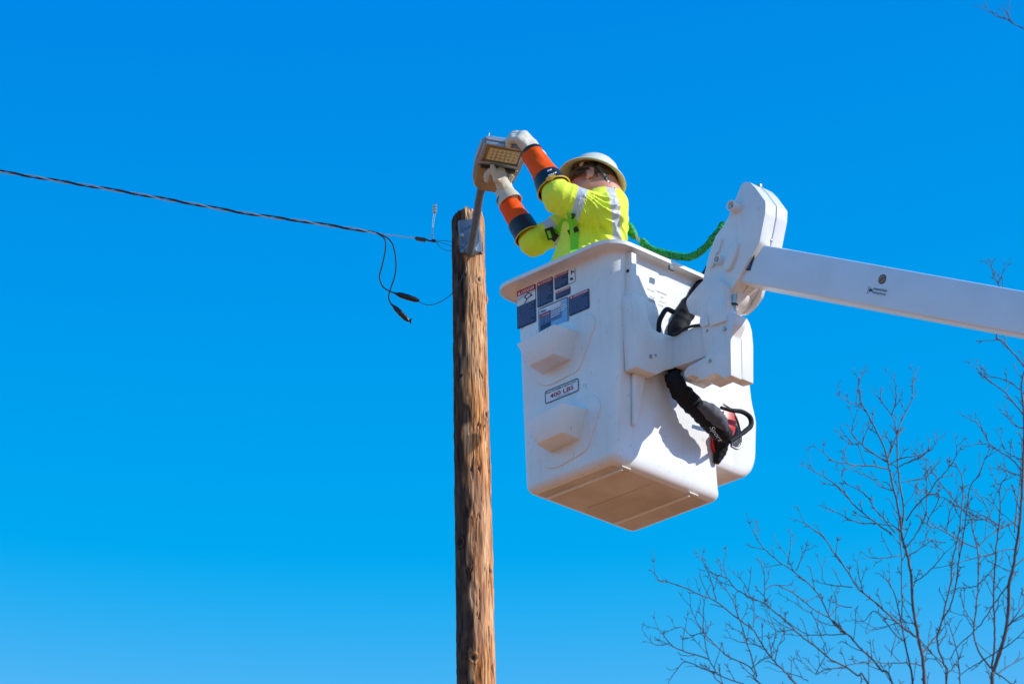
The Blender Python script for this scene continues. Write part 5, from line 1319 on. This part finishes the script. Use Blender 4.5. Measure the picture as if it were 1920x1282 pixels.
# ------------------------------------------------------------------ bare trees
def traceZ(z, pts):
    ox, oy, s = {1: (1500, 700, 4.274), 2: (1200, 980, 4.245), 3: (1560, 980, 4.244)}[z]
    return [(ox + x / s, oy + y / s) for x, y in pts]
T_A = [
 ('stem', traceZ(3, [(760, 2200), (735, 1282), (728, 1150), (715, 1040), (690, 920), (668, 800), (650, 720), (638, 560), (630, 400), (590, 230), (560, 130), (550, 30)]) + traceZ(1, [(815, 1240)]), 9.5, 6),
 ('b', traceZ(1, [(815, 1240), (790, 1110), (770, 1000), (735, 860), (710, 740), (700, 680)]), 5.5, 4.5),
 ('b', traceZ(1, [(700, 680), (650, 540), (580, 400), (530, 300), (485, 240), (478, 150), (468, 50)]), 4.5, 2),
 ('b', traceZ(1, [(815, 1240), (830, 1100), (810, 950), (790, 800), (780, 650), (775, 490)]), 5.0, 3.2),
 ('b', traceZ(1, [(775, 490), (800, 410), (850, 310), (895, 210), (900, 100), (915, 20)]), 3.2, 1.8),
 ('b', traceZ(1, [(775, 490), (760, 390), (730, 330), (690, 270), (640, 200)]), 3, 1.8),
 ('b', traceZ(1, [(735, 325), (765, 240), (770, 150), (760, 60)]), 2.6, 1.6),
 ('b', traceZ(1, [(485, 250), (420, 240), (350, 205), (310, 180)]), 2.6, 1.6),
 ('b', traceZ(1, [(705, 690), (740, 590), (775, 500)]), 3.5, 3),
 ('b', traceZ(1, [(695, 710), (620, 660), (520, 590), (460, 540), (420, 480), (430, 380)]), 3.6, 1.8),
 ('b', traceZ(1, [(470, 570), (400, 565), (345, 525)]), 2.4, 1.6),
 ('b', traceZ(1, [(500, 560), (520, 490), (540, 450)]), 2.2, 1.5),
 ('b', traceZ(1, [(715, 770), (600, 745), (480, 738), (330, 715), (250, 690), (185, 630)]), 3.8, 1.8),
 ('b', traceZ(1, [(380, 715), (355, 640), (385, 580)]), 2.2, 1.5),
 ('b', traceZ(1, [(715, 730), (800, 685), (900, 665), (990, 645), (1060, 600), (1100, 530)]), 3.4, 1.8),
 ('b', traceZ(1, [(795, 745), (900, 695), (990, 655)]), 3, 2.4),
 ('b', traceZ(3, [(700, 1010), (690, 900)]) and traceZ(1, [(850, 1180), (930, 1060), (1030, 960), (1110, 850), (1190, 760), (1250, 660), (1255, 580)]), 4, 1.8),
 ('b', traceZ(3, [(690, 920), (600, 860), (545, 815), (430, 710), (330, 620), (230, 545), (180, 480), (60, 290), (0, 215)]) + traceZ(2, [(1520, 200), (1470, 120), (1390, 60), (1310, 0)]) + traceZ(1, [(0, 1130)])[:0], 5, 2),
 ('b', traceZ(1, [(730, 1282), (640, 1220), (540, 1140), (440, 1060), (360, 960), (270, 880), (180, 815), (120, 790), (85, 740)]), 4, 1.8),
 ('b', traceZ(1, [(760, 1275), (660, 1150), (590, 1070), (550, 1000), (470, 930), (400, 900), (340, 850), (335, 810)]), 3.4, 1.6),
 ('b', traceZ(1, [(610, 1200), (500, 1200), (400, 1170), (330, 1130), (270, 1100), (215, 1080)]), 3, 1.6),
 ('b', traceZ(3, [(545, 60), (470, 20), (350, 5)]) + traceZ(1, [(560, 1190)])[:0], 3, 1.8),
 ('b', traceZ(1, [(1000, 860), (1010, 800), (1060, 790), (1030, 700), (970, 680)]), 2.2, 1.5),
 ('b', traceZ(1, [(740, 940), (640, 900), (600, 860), (520, 810)]), 2.8, 1.5),
 ('b', traceZ(1, [(820, 870), (920, 850), (1000, 840), (1050, 790)]), 2.6, 1.6),
 ('stem', traceZ(3, [(735, 2200), (645, 1282), (620, 1130), (590, 1000), (570, 900), (552, 800), (530, 690), (500, 580), (455, 470)]), 6, 2.2),
 ('b', traceZ(3, [(548, 790), (560, 650), (553, 500), (555, 300), (545, 180), (530, 0)]), 3.4, 3),
 ('stem', traceZ(3, [(720, 2200), (910, 1282), (890, 1120), (850, 1010), (838, 900)]), 5.5, 4.5),
 ('b', traceZ(3, [(838, 900), (875, 780), (905, 650), (945, 480), (960, 300), (1000, 130), (1020, 0)]) + traceZ(1, [(1300, 1000), (1305, 880), (1270, 760), (1210, 740)]), 5, 2),
 ('b', traceZ(3, [(720, 1040), (780, 960), (838, 890)]), 5, 4.5),
 ('b', traceZ(3, [(880, 770), (950, 640), (990, 470), (1005, 330), (1040, 130), (1060, 0)]) + traceZ(1, [(1340, 1080), (1360, 920), (1440, 800), (1480, 690), (1525, 650)]), 4, 2),
 ('b', traceZ(3, [(590, 195), (650, 120), (715, 0)]) + traceZ(1, [(1010, 1110), (1015, 960), (1015, 830)]), 3, 1.8),
 ('b', traceZ(3, [(650, 470), (740, 415), (830, 320), (890, 235), (835, 185)]), 3, 1.6),
 ('b', traceZ(3, [(600, 265), (680, 220), (725, 170), (755, 95)]), 2.6, 1.6),
 ('b', traceZ(3, [(540, 260), (440, 275), (350, 280), (300, 275)]), 2.8, 1.6),
 ('b', traceZ(3, [(1150, 200), (1080, 170), (950, 100), (860, 50), (760, 0)]) + traceZ(1, [(1120, 985), (1040, 965), (970, 935)]), 3.2, 1.8),
 ('b', traceZ(3, [(905, 155), (860, 150), (765, 130)]) , 2.6, 1.6),
 ('stem', traceZ(3, [(700, 2200), (480, 1282), (390, 1170), (320, 1080), (230, 1000), (130, 890), (60, 830), (0, 770)]) + traceZ(2, [(1640, 880), (1560, 820), (1500, 730), (1440, 600), (1380, 520), (1230, 390), (1110, 310), (1020, 235), (960, 170), (915, 95)]), 5.5, 2),
 ('stem', traceZ(3, [(690, 2200), (290, 1282), (200, 1210), (100, 1140), (0, 1090)]) + traceZ(2, [(1480, 1050), (1380, 970), (1300, 910), (1200, 820), (1100, 730), (990, 640), (880, 590), (760, 520), (690, 440), (600, 410), (540, 385)]), 5, 2),
 ('stem', traceZ(3, [(670, 2200), (100, 1600)]) + traceZ(2, [(1245, 1282), (1170, 1200), (1070, 1100), (1000, 1010), (930, 890), (890, 840), (780, 760), (600, 620), (500, 580), (340, 510), (240, 475), (160, 460), (120, 410)]), 5, 2),
 ('stem', traceZ(3, [(650, 2200), (0, 1700)]) + traceZ(2, [(960, 1282), (910, 1190), (850, 1130), (700, 1060), (590, 960), (510, 870), (505, 760), (510, 620)]), 4, 2),
 ('b', traceZ(2, [(930, 1220), (890, 1080), (850, 950), (800, 790), (740, 620), (680, 520)]), 3.4, 1.8),
 ('stem', traceZ(3, [(640, 2300), (-100, 1800)]) + traceZ(2, [(660, 1282), (600, 1170), (550, 1090), (520, 960), (505, 870), (440, 760), (400, 660)]), 3.4, 1.8),
 ('b', traceZ(2, [(550, 1085), (420, 1040), (300, 1000), (230, 950), (180, 880), (145, 845)]), 3.2, 1.8),
 ('b', traceZ(2, [(230, 960), (140, 970), (100, 955)]), 2.4, 1.5),
 ('b', traceZ(2, [(620, 1190), (510, 1160), (380, 1105), (320, 1130), (240, 1240)]), 2.8, 1.6),
 ('b', traceZ(2, [(830, 1282), (700, 1240), (560, 1180), (450, 1140)]), 3, 1.8),
 ('b', traceZ(2, [(505, 870), (400, 890), (340, 830), (280, 830)]), 2.4, 1.5),
 ('b', traceZ(2, [(900, 830), (910, 720), (908, 640)]), 2.6, 2),
 ('b', traceZ(2, [(990, 640), (992, 500), (985, 360)]), 2.8, 1.8),
 ('b', traceZ(2, [(995, 530), (1070, 490), (1150, 520), (1210, 550), (1310, 630), (1390, 690), (1500, 750)]), 2.6, 2.6),
 ('b', traceZ(2, [(880, 590), (840, 500), (800, 440)]), 2.4, 1.5),
 ('b', traceZ(2, [(605, 610), (560, 440), (495, 285)]), 2.6, 1.5),
 ('b', traceZ(2, [(690, 435), (665, 340), (680, 270)]), 2.2, 1.4),
 ('b', traceZ(2, [(1175, 330), (1195, 220), (1200, 115)]), 2.6, 1.5),
 ('b', traceZ(2, [(1240, 380), (1280, 290), (1300, 230), (1340, 210)]), 2.4, 1.5),
 ('b', traceZ(2, [(980, 985), (870, 960), (780, 940), (725, 915)]), 2.6, 1.5),
 ('b', traceZ(2, [(1075, 1095), (1100, 980), (1150, 920), (1140, 840)]), 2.4, 1.5),
 ('b', traceZ(2, [(915, 1135), (960, 1090), (1035, 1070)]), 2.2, 1.6),
 ('b', traceZ(2, [(1040, 1010), (1080, 870), (1010, 700)]), 2.4, 1.5),
 ('b', traceZ(2, [(1220, 850), (1100, 860), (1030, 810)]), 2.2, 1.5),
 ('b', traceZ(2, [(1640, 885), (1450, 890), (1340, 890), (1220, 820), (1120, 740), (1040, 680)]), 2.8, 1.6),
 ('b', traceZ(2, [(1440, 900), (1380, 740), (1280, 670), (1215, 625)]), 2.4, 1.5),
 ('b', traceZ(2, [(1690, 510), (1580, 500), (1465, 475), (1450, 365)]), 2.8, 1.6),
 ('b', traceZ(2, [(1690, 670), (1570, 645), (1550, 560)]), 2.6, 1.5),
 ('b', traceZ(2, [(1650, 1150), (1480, 1165), (1400, 1200), (1310, 1120), (1250, 1080)]), 2.6, 1.6),
 ('b', traceZ(2, [(1400, 1200), (1450, 1100), (1490, 1020), (1440, 900)]), 2.4, 1.5),
 ('b', traceZ(2, [(1340, 1260), (1260, 1215), (1150, 1185)]), 2.4, 1.5),
 ('b', traceZ(3, [(715, 1135), (600, 1110), (450, 1115), (230, 1110), (0, 1160)]), 3, 1.8),
 ('b', traceZ(3, [(660, 800), (540, 790), (420, 830), (310, 855)]), 2.6, 1.5),
 ('b', traceZ(3, [(560, 940), (480, 860), (400, 740), (330, 700), (250, 780), (170, 770)]), 2.6, 1.5),
 ('b', traceZ(3, [(240, 540), (210, 380), (200, 320)]), 2.4, 1.6),
 ('b', traceZ(3, [(470, 1060), (500, 930), (530, 850)]), 2.2, 1.4),
 ('b', traceZ(3, [(930, 800), (960, 900), (1000, 1050), (1020, 1282)])[::-1], 3, 1.8),
 ('b', traceZ(3, [(880, 1150), (800, 1040), (700, 930), (590, 830)]), 3, 2),
]
T_B = [
 ('stem', traceZ(3, [(1262, 2200), (1275, 1282), (1285, 1190), (1345, 1000), (1390, 830), (1405, 650), (1410, 480), (1445, 350), (1460, 230), (1490, 30)]) + traceZ(1, [(1770, 1050), (1775, 1000), (1785, 800), (1795, 500), (1790, 270), (1775, 150)]) + [(1916, 715), (1922, 690)], 11, 4),
 ('b', traceZ(3, [(1260, 1150), (1170, 1020), (1130, 880), (1150, 650), (1165, 480), (1155, 200), (1110, 20)]) + traceZ(1, [(1380, 1180), (1240, 1020), (1130, 880), (1060, 790)]), 5, 2.2),
 ('b', traceZ(3, [(1270, 1150), (1290, 1000), (1295, 800), (1285, 600), (1300, 300), (1320, 60)]) + traceZ(1, [(1590, 1240), (1605, 1080), (1605, 900), (1660, 820), (1640, 780)]), 5, 2),
 ('b', [(1922, 690), (1905, 668), (1893, 655), (1880, 640), (1868, 628), (1885, 590), (1880, 560), (1873, 534), (1869, 525), (1862, 512), (1859, 498)], 4, 2),
 ('b', [(1872, 531), (1878, 518), (1881, 510)], 2.4, 1.6),
 ('b', traceZ(1, [(1790, 330), (1700, 220), (1640, 150), (1560, 90), (1500, 40), (1450, 0)]) + [(1832, 692)], 4, 2),
 ('b', traceZ(1, [(1760, 130), (1690, 70), (1600, 40), (1500, 10)]), 3, 1.6),
 ('b', traceZ(1, [(1780, 780), (1690, 680), (1580, 610), (1510, 550), (1470, 470), (1420, 400), (1370, 370)]), 3.6, 1.8),
 ('b', traceZ(1, [(1790, 690), (1680, 650), (1630, 580), (1610, 520)]), 2.8, 1.6),
 ('b', traceZ(1, [(1500, 565), (1420, 565), (1360, 580)]), 2.4, 1.5),
 ('b', traceZ(1, [(1795, 440), (1720, 415), (1680, 370), (1650, 330)]), 2.8, 1.5),
 ('b', traceZ(1, [(1785, 830), (1690, 790), (1610, 765)]), 2.8, 1.6),
 ('b', traceZ(1, [(1610, 890), (1570, 870), (1600, 800)]), 2.4, 1.5),
 ('b', traceZ(3, [(1345, 1000), (1250, 1060), (1150, 1120), (1030, 1200)]), 3, 1.8),
 ('b', traceZ(3, [(1300, 1190), (1350, 1220), (1430, 1282)]), 4, 3),
 ('b', traceZ(3, [(1395, 830), (1460, 740), (1528, 640)]), 3.4, 2.4),
 ('b', traceZ(3, [(1400, 820), (1470, 760), (1560, 700)]), 3.4, 2.4),
 ('b', traceZ(3, [(1410, 480), (1300, 630), (1200, 780), (1130, 860), (1000, 980), (940, 1080)]), 3.4, 2),
 ('b', traceZ(3, [(1310, 1200), (1420, 1130), (1560, 1050)]), 3.4, 2.2),
 ('b', traceZ(3, [(1450, 345), (1500, 310), (1560, 260)]), 3, 2),
 ('b', traceZ(3, [(1345, 1010), (1430, 950), (1528, 860)]), 3, 2),
 ('b', traceZ(3, [(1130, 800), (1060, 700), (1030, 600), (1025, 560)]), 2.8, 1.6),
 ('b', traceZ(3, [(1160, 500), (1080, 515), (1000, 520), (930, 550)]), 2.8, 1.7),
 ('b', traceZ(3, [(1160, 490), (1220, 440), (1280, 360)]), 2.6, 1.6),
 ('b', traceZ(3, [(1155, 200), (1230, 120), (1320, 60), (1440, 0)]), 3, 2),
 ('b', traceZ(3, [(1290, 240), (1180, 270), (1080, 295), (1000, 320)]), 2.8, 1.7),
 ('b', traceZ(3, [(1450, 210), (1380, 210), (1300, 240), (1220, 280), (1340, 350), (1420, 380)]), 2.6, 1.6),
 ('b', traceZ(1, [(1760, 1250), (1700, 1200), (1590, 1260)]), 2.6, 1.6),
 ('b', traceZ(1, [(1590, 1215), (1500, 1160), (1400, 1100), (1340, 1080)]), 2.8, 1.6),
 ('b', traceZ(1, [(1300, 1170), (1480, 1165), (1545, 1090), (1545, 1040)]), 2.8, 1.5),
 ('b', traceZ(1, [(1175, 1270), (1200, 1120), (1240, 1020), (1270, 940)]), 2.8, 1.6),
 ('b', traceZ(1, [(1590, 1215), (1400, 1140), (1240, 1050), (1160, 1000), (1040, 965)]), 2.6, 1.8),
 ('b', traceZ(1, [(1500, 1080), (1450, 990), (1380, 930)]), 2.6, 1.6),
 ('b', traceZ(1, [(1720, 1270), (1740, 1050), (1770, 800), (1780, 560)]), 3.4, 2.2),
 ('b', [(1990, 120), (1950, 78), (1920, 56), (1905, 47), (1893, 38), (1878, 35), (1867, 30), (1858, 24)], 3.4, 1.8),
 ('b', [(1893, 37), (1890, 31), (1887, 27)], 1.8, 1.3),
]
def tree(specs, depth, label, seed, link_up=None):
    r = random.Random(seed); nodes = []; jobs = []
    for (kind, pts, r0, r1) in specs:
        s = pts[0]; best = None
        for (nx, ny, nd) in nodes:
            d_ = math.hypot(nx - s[0], ny - s[1])
            if d_ < 14 and (best is None or d_ < best[0]): best = (d_, nd)
        d0 = best[1] if best else depth + r.uniform(-.5, .5)
        slope = r.uniform(-.0032, .0032) if kind == 'b' else r.uniform(-.0008, .0008)
        acc = 0; P = []; last = s
        for (x, y) in pts:
            seg_ = math.hypot(x - last[0], y - last[1]); acc += seg_; last = (x, y)
            dd = d0 + slope * acc + (r.uniform(-.02, .02) if acc else 0)
            P.append((x, y, dd))
        for a_, b_ in zip(P[:-1], P[1:]):
            for k in range(6): t = k / 6; nodes.append(tuple(a_[q] * (1 - t) + b_[q] * t for q in range(3)))
        nodes.append(P[-1]); jobs.append((kind, P, r0, r1))
    # root
    stems = [j for j in jobs if j[0] == 'stem']
    low = at_depth(*stems[0][1][0]); baseX = low[0]; baseY = low[1]
    basep = V(baseX + .05, baseY, 0)
    t = thing('bare_tree', basep, label, 'tree', 'leafless trees behind the boom')
    fork = V(baseX, baseY, low[2] - .9)
    mb = MB(); tp = [basep, basep + V(.03, 0, 1.5), basep + V(-.02, .02, 4), basep + V(.03, 0, 6.5), fork]
    P_ = smooth_path(tp, 8); rr_ = np.interp(np.linspace(0, 1, len(P_)), [0, .04, .2, 1], [.17, .12, .10, .062]).tolist()
    mb.add(*g_tube(P_, rr_, 14)); mb.build('trunk', M['bark'], t)
    for (kind, P, r0, r1) in jobs:
        W3 = [at_depth(*p) for p in P]
        if kind == 'stem': W3 = [fork + V(0, 0, -.1)] + W3
        sm = smooth_path(W3, 5)
        # crooked
        for i in range(1, len(sm) - 1): sm[i] = sm[i] + RNG.normal(size=3) * .0016
        sc_ = FPX / depth; n = len(sm)
        Rr = [((r0 * (1 - i / (n - 1)) + r1 * i / (n - 1)) * .37 + .06) / sc_ for i in range(n)]
        if kind == 'stem': Rr[0] *= 1.8
        mb = MB(); mb.add(*g_tube(sm, Rr, 8 if r0 > 4 else 6))
        # side twigs with buds, mostly towards the branch tip
        Ltot = sum(np.linalg.norm(sm[i + 1] - sm[i]) for i in range(n - 1)); acc = 0; nxt = Ltot * (.18 if kind == 'b' else .40); side_ = r.choice((-1, 1))
        for i in range(1, n):
            dseg = np.linalg.norm(sm[i] - sm[i - 1]); acc += dseg
            if acc >= nxt or i == n - 1:
                nxt = acc + r.uniform(.05, .11); side_ = -side_
                tdir = nrm(sm[i] - sm[i - 1]); fr = acc / Ltot
                if sm[i][2] < fork[2] + .2: continue
                for rep in range(2 if i == n - 1 else 1):
                    ang = rad(r.uniform(28, 60)) * side_ * (1 if rep == 0 else -1)
                    rot = Matrix.Rotation(ang, 3, Vector(CF + RNG.normal(size=3) * .5).normalized())
                    d = nrm(np.array(rot @ Vector(tdir)) + V(0, 0, .25))
                    ln = r.uniform(.04, .19) * (1.1 if kind == 'b' else 1.5) * (1 - .4 * fr)
                    q = [sm[i]]; dd_ = d
                    for k in range(4):
                        dd_ = nrm(dd_ + RNG.normal(size=3) * .09 + V(0, 0, .10)); q.append(q[-1] + dd_ * ln / 4)
                    rt = min(Rr[i] * .8, .0033)
                    mb.add(*g_tube(q, [rt, rt * .9, rt * .8, rt * .8, rt * .95], 5))
                    # forked buds
                    for s2 in (-1, 1):
                        if r.random() < .75:
                            rot = Matrix.Rotation(rad(r.uniform(25, 55)) * s2, 3, Vector(CF)); d2 = nrm(np.array(rot @ Vector(dd_)))
                            pb_ = q[r.choice((2, 3, 4))]; mb.add(*g_tube([pb_, pb_ + d2 * .016, pb_ + d2 * .034], [rt * .8, rt * .95, rt * .4], 5))
        mb.build('branch', M['bark'], t, smooth=70)
    return t
tree(T_A, 27.0, 'leafless tree below the boom, its fine crown spreading left towards the bucket', 5)
tree(T_B, 28.2, 'leafless tree at the right edge of the picture, its stem rising past the boom', 9)
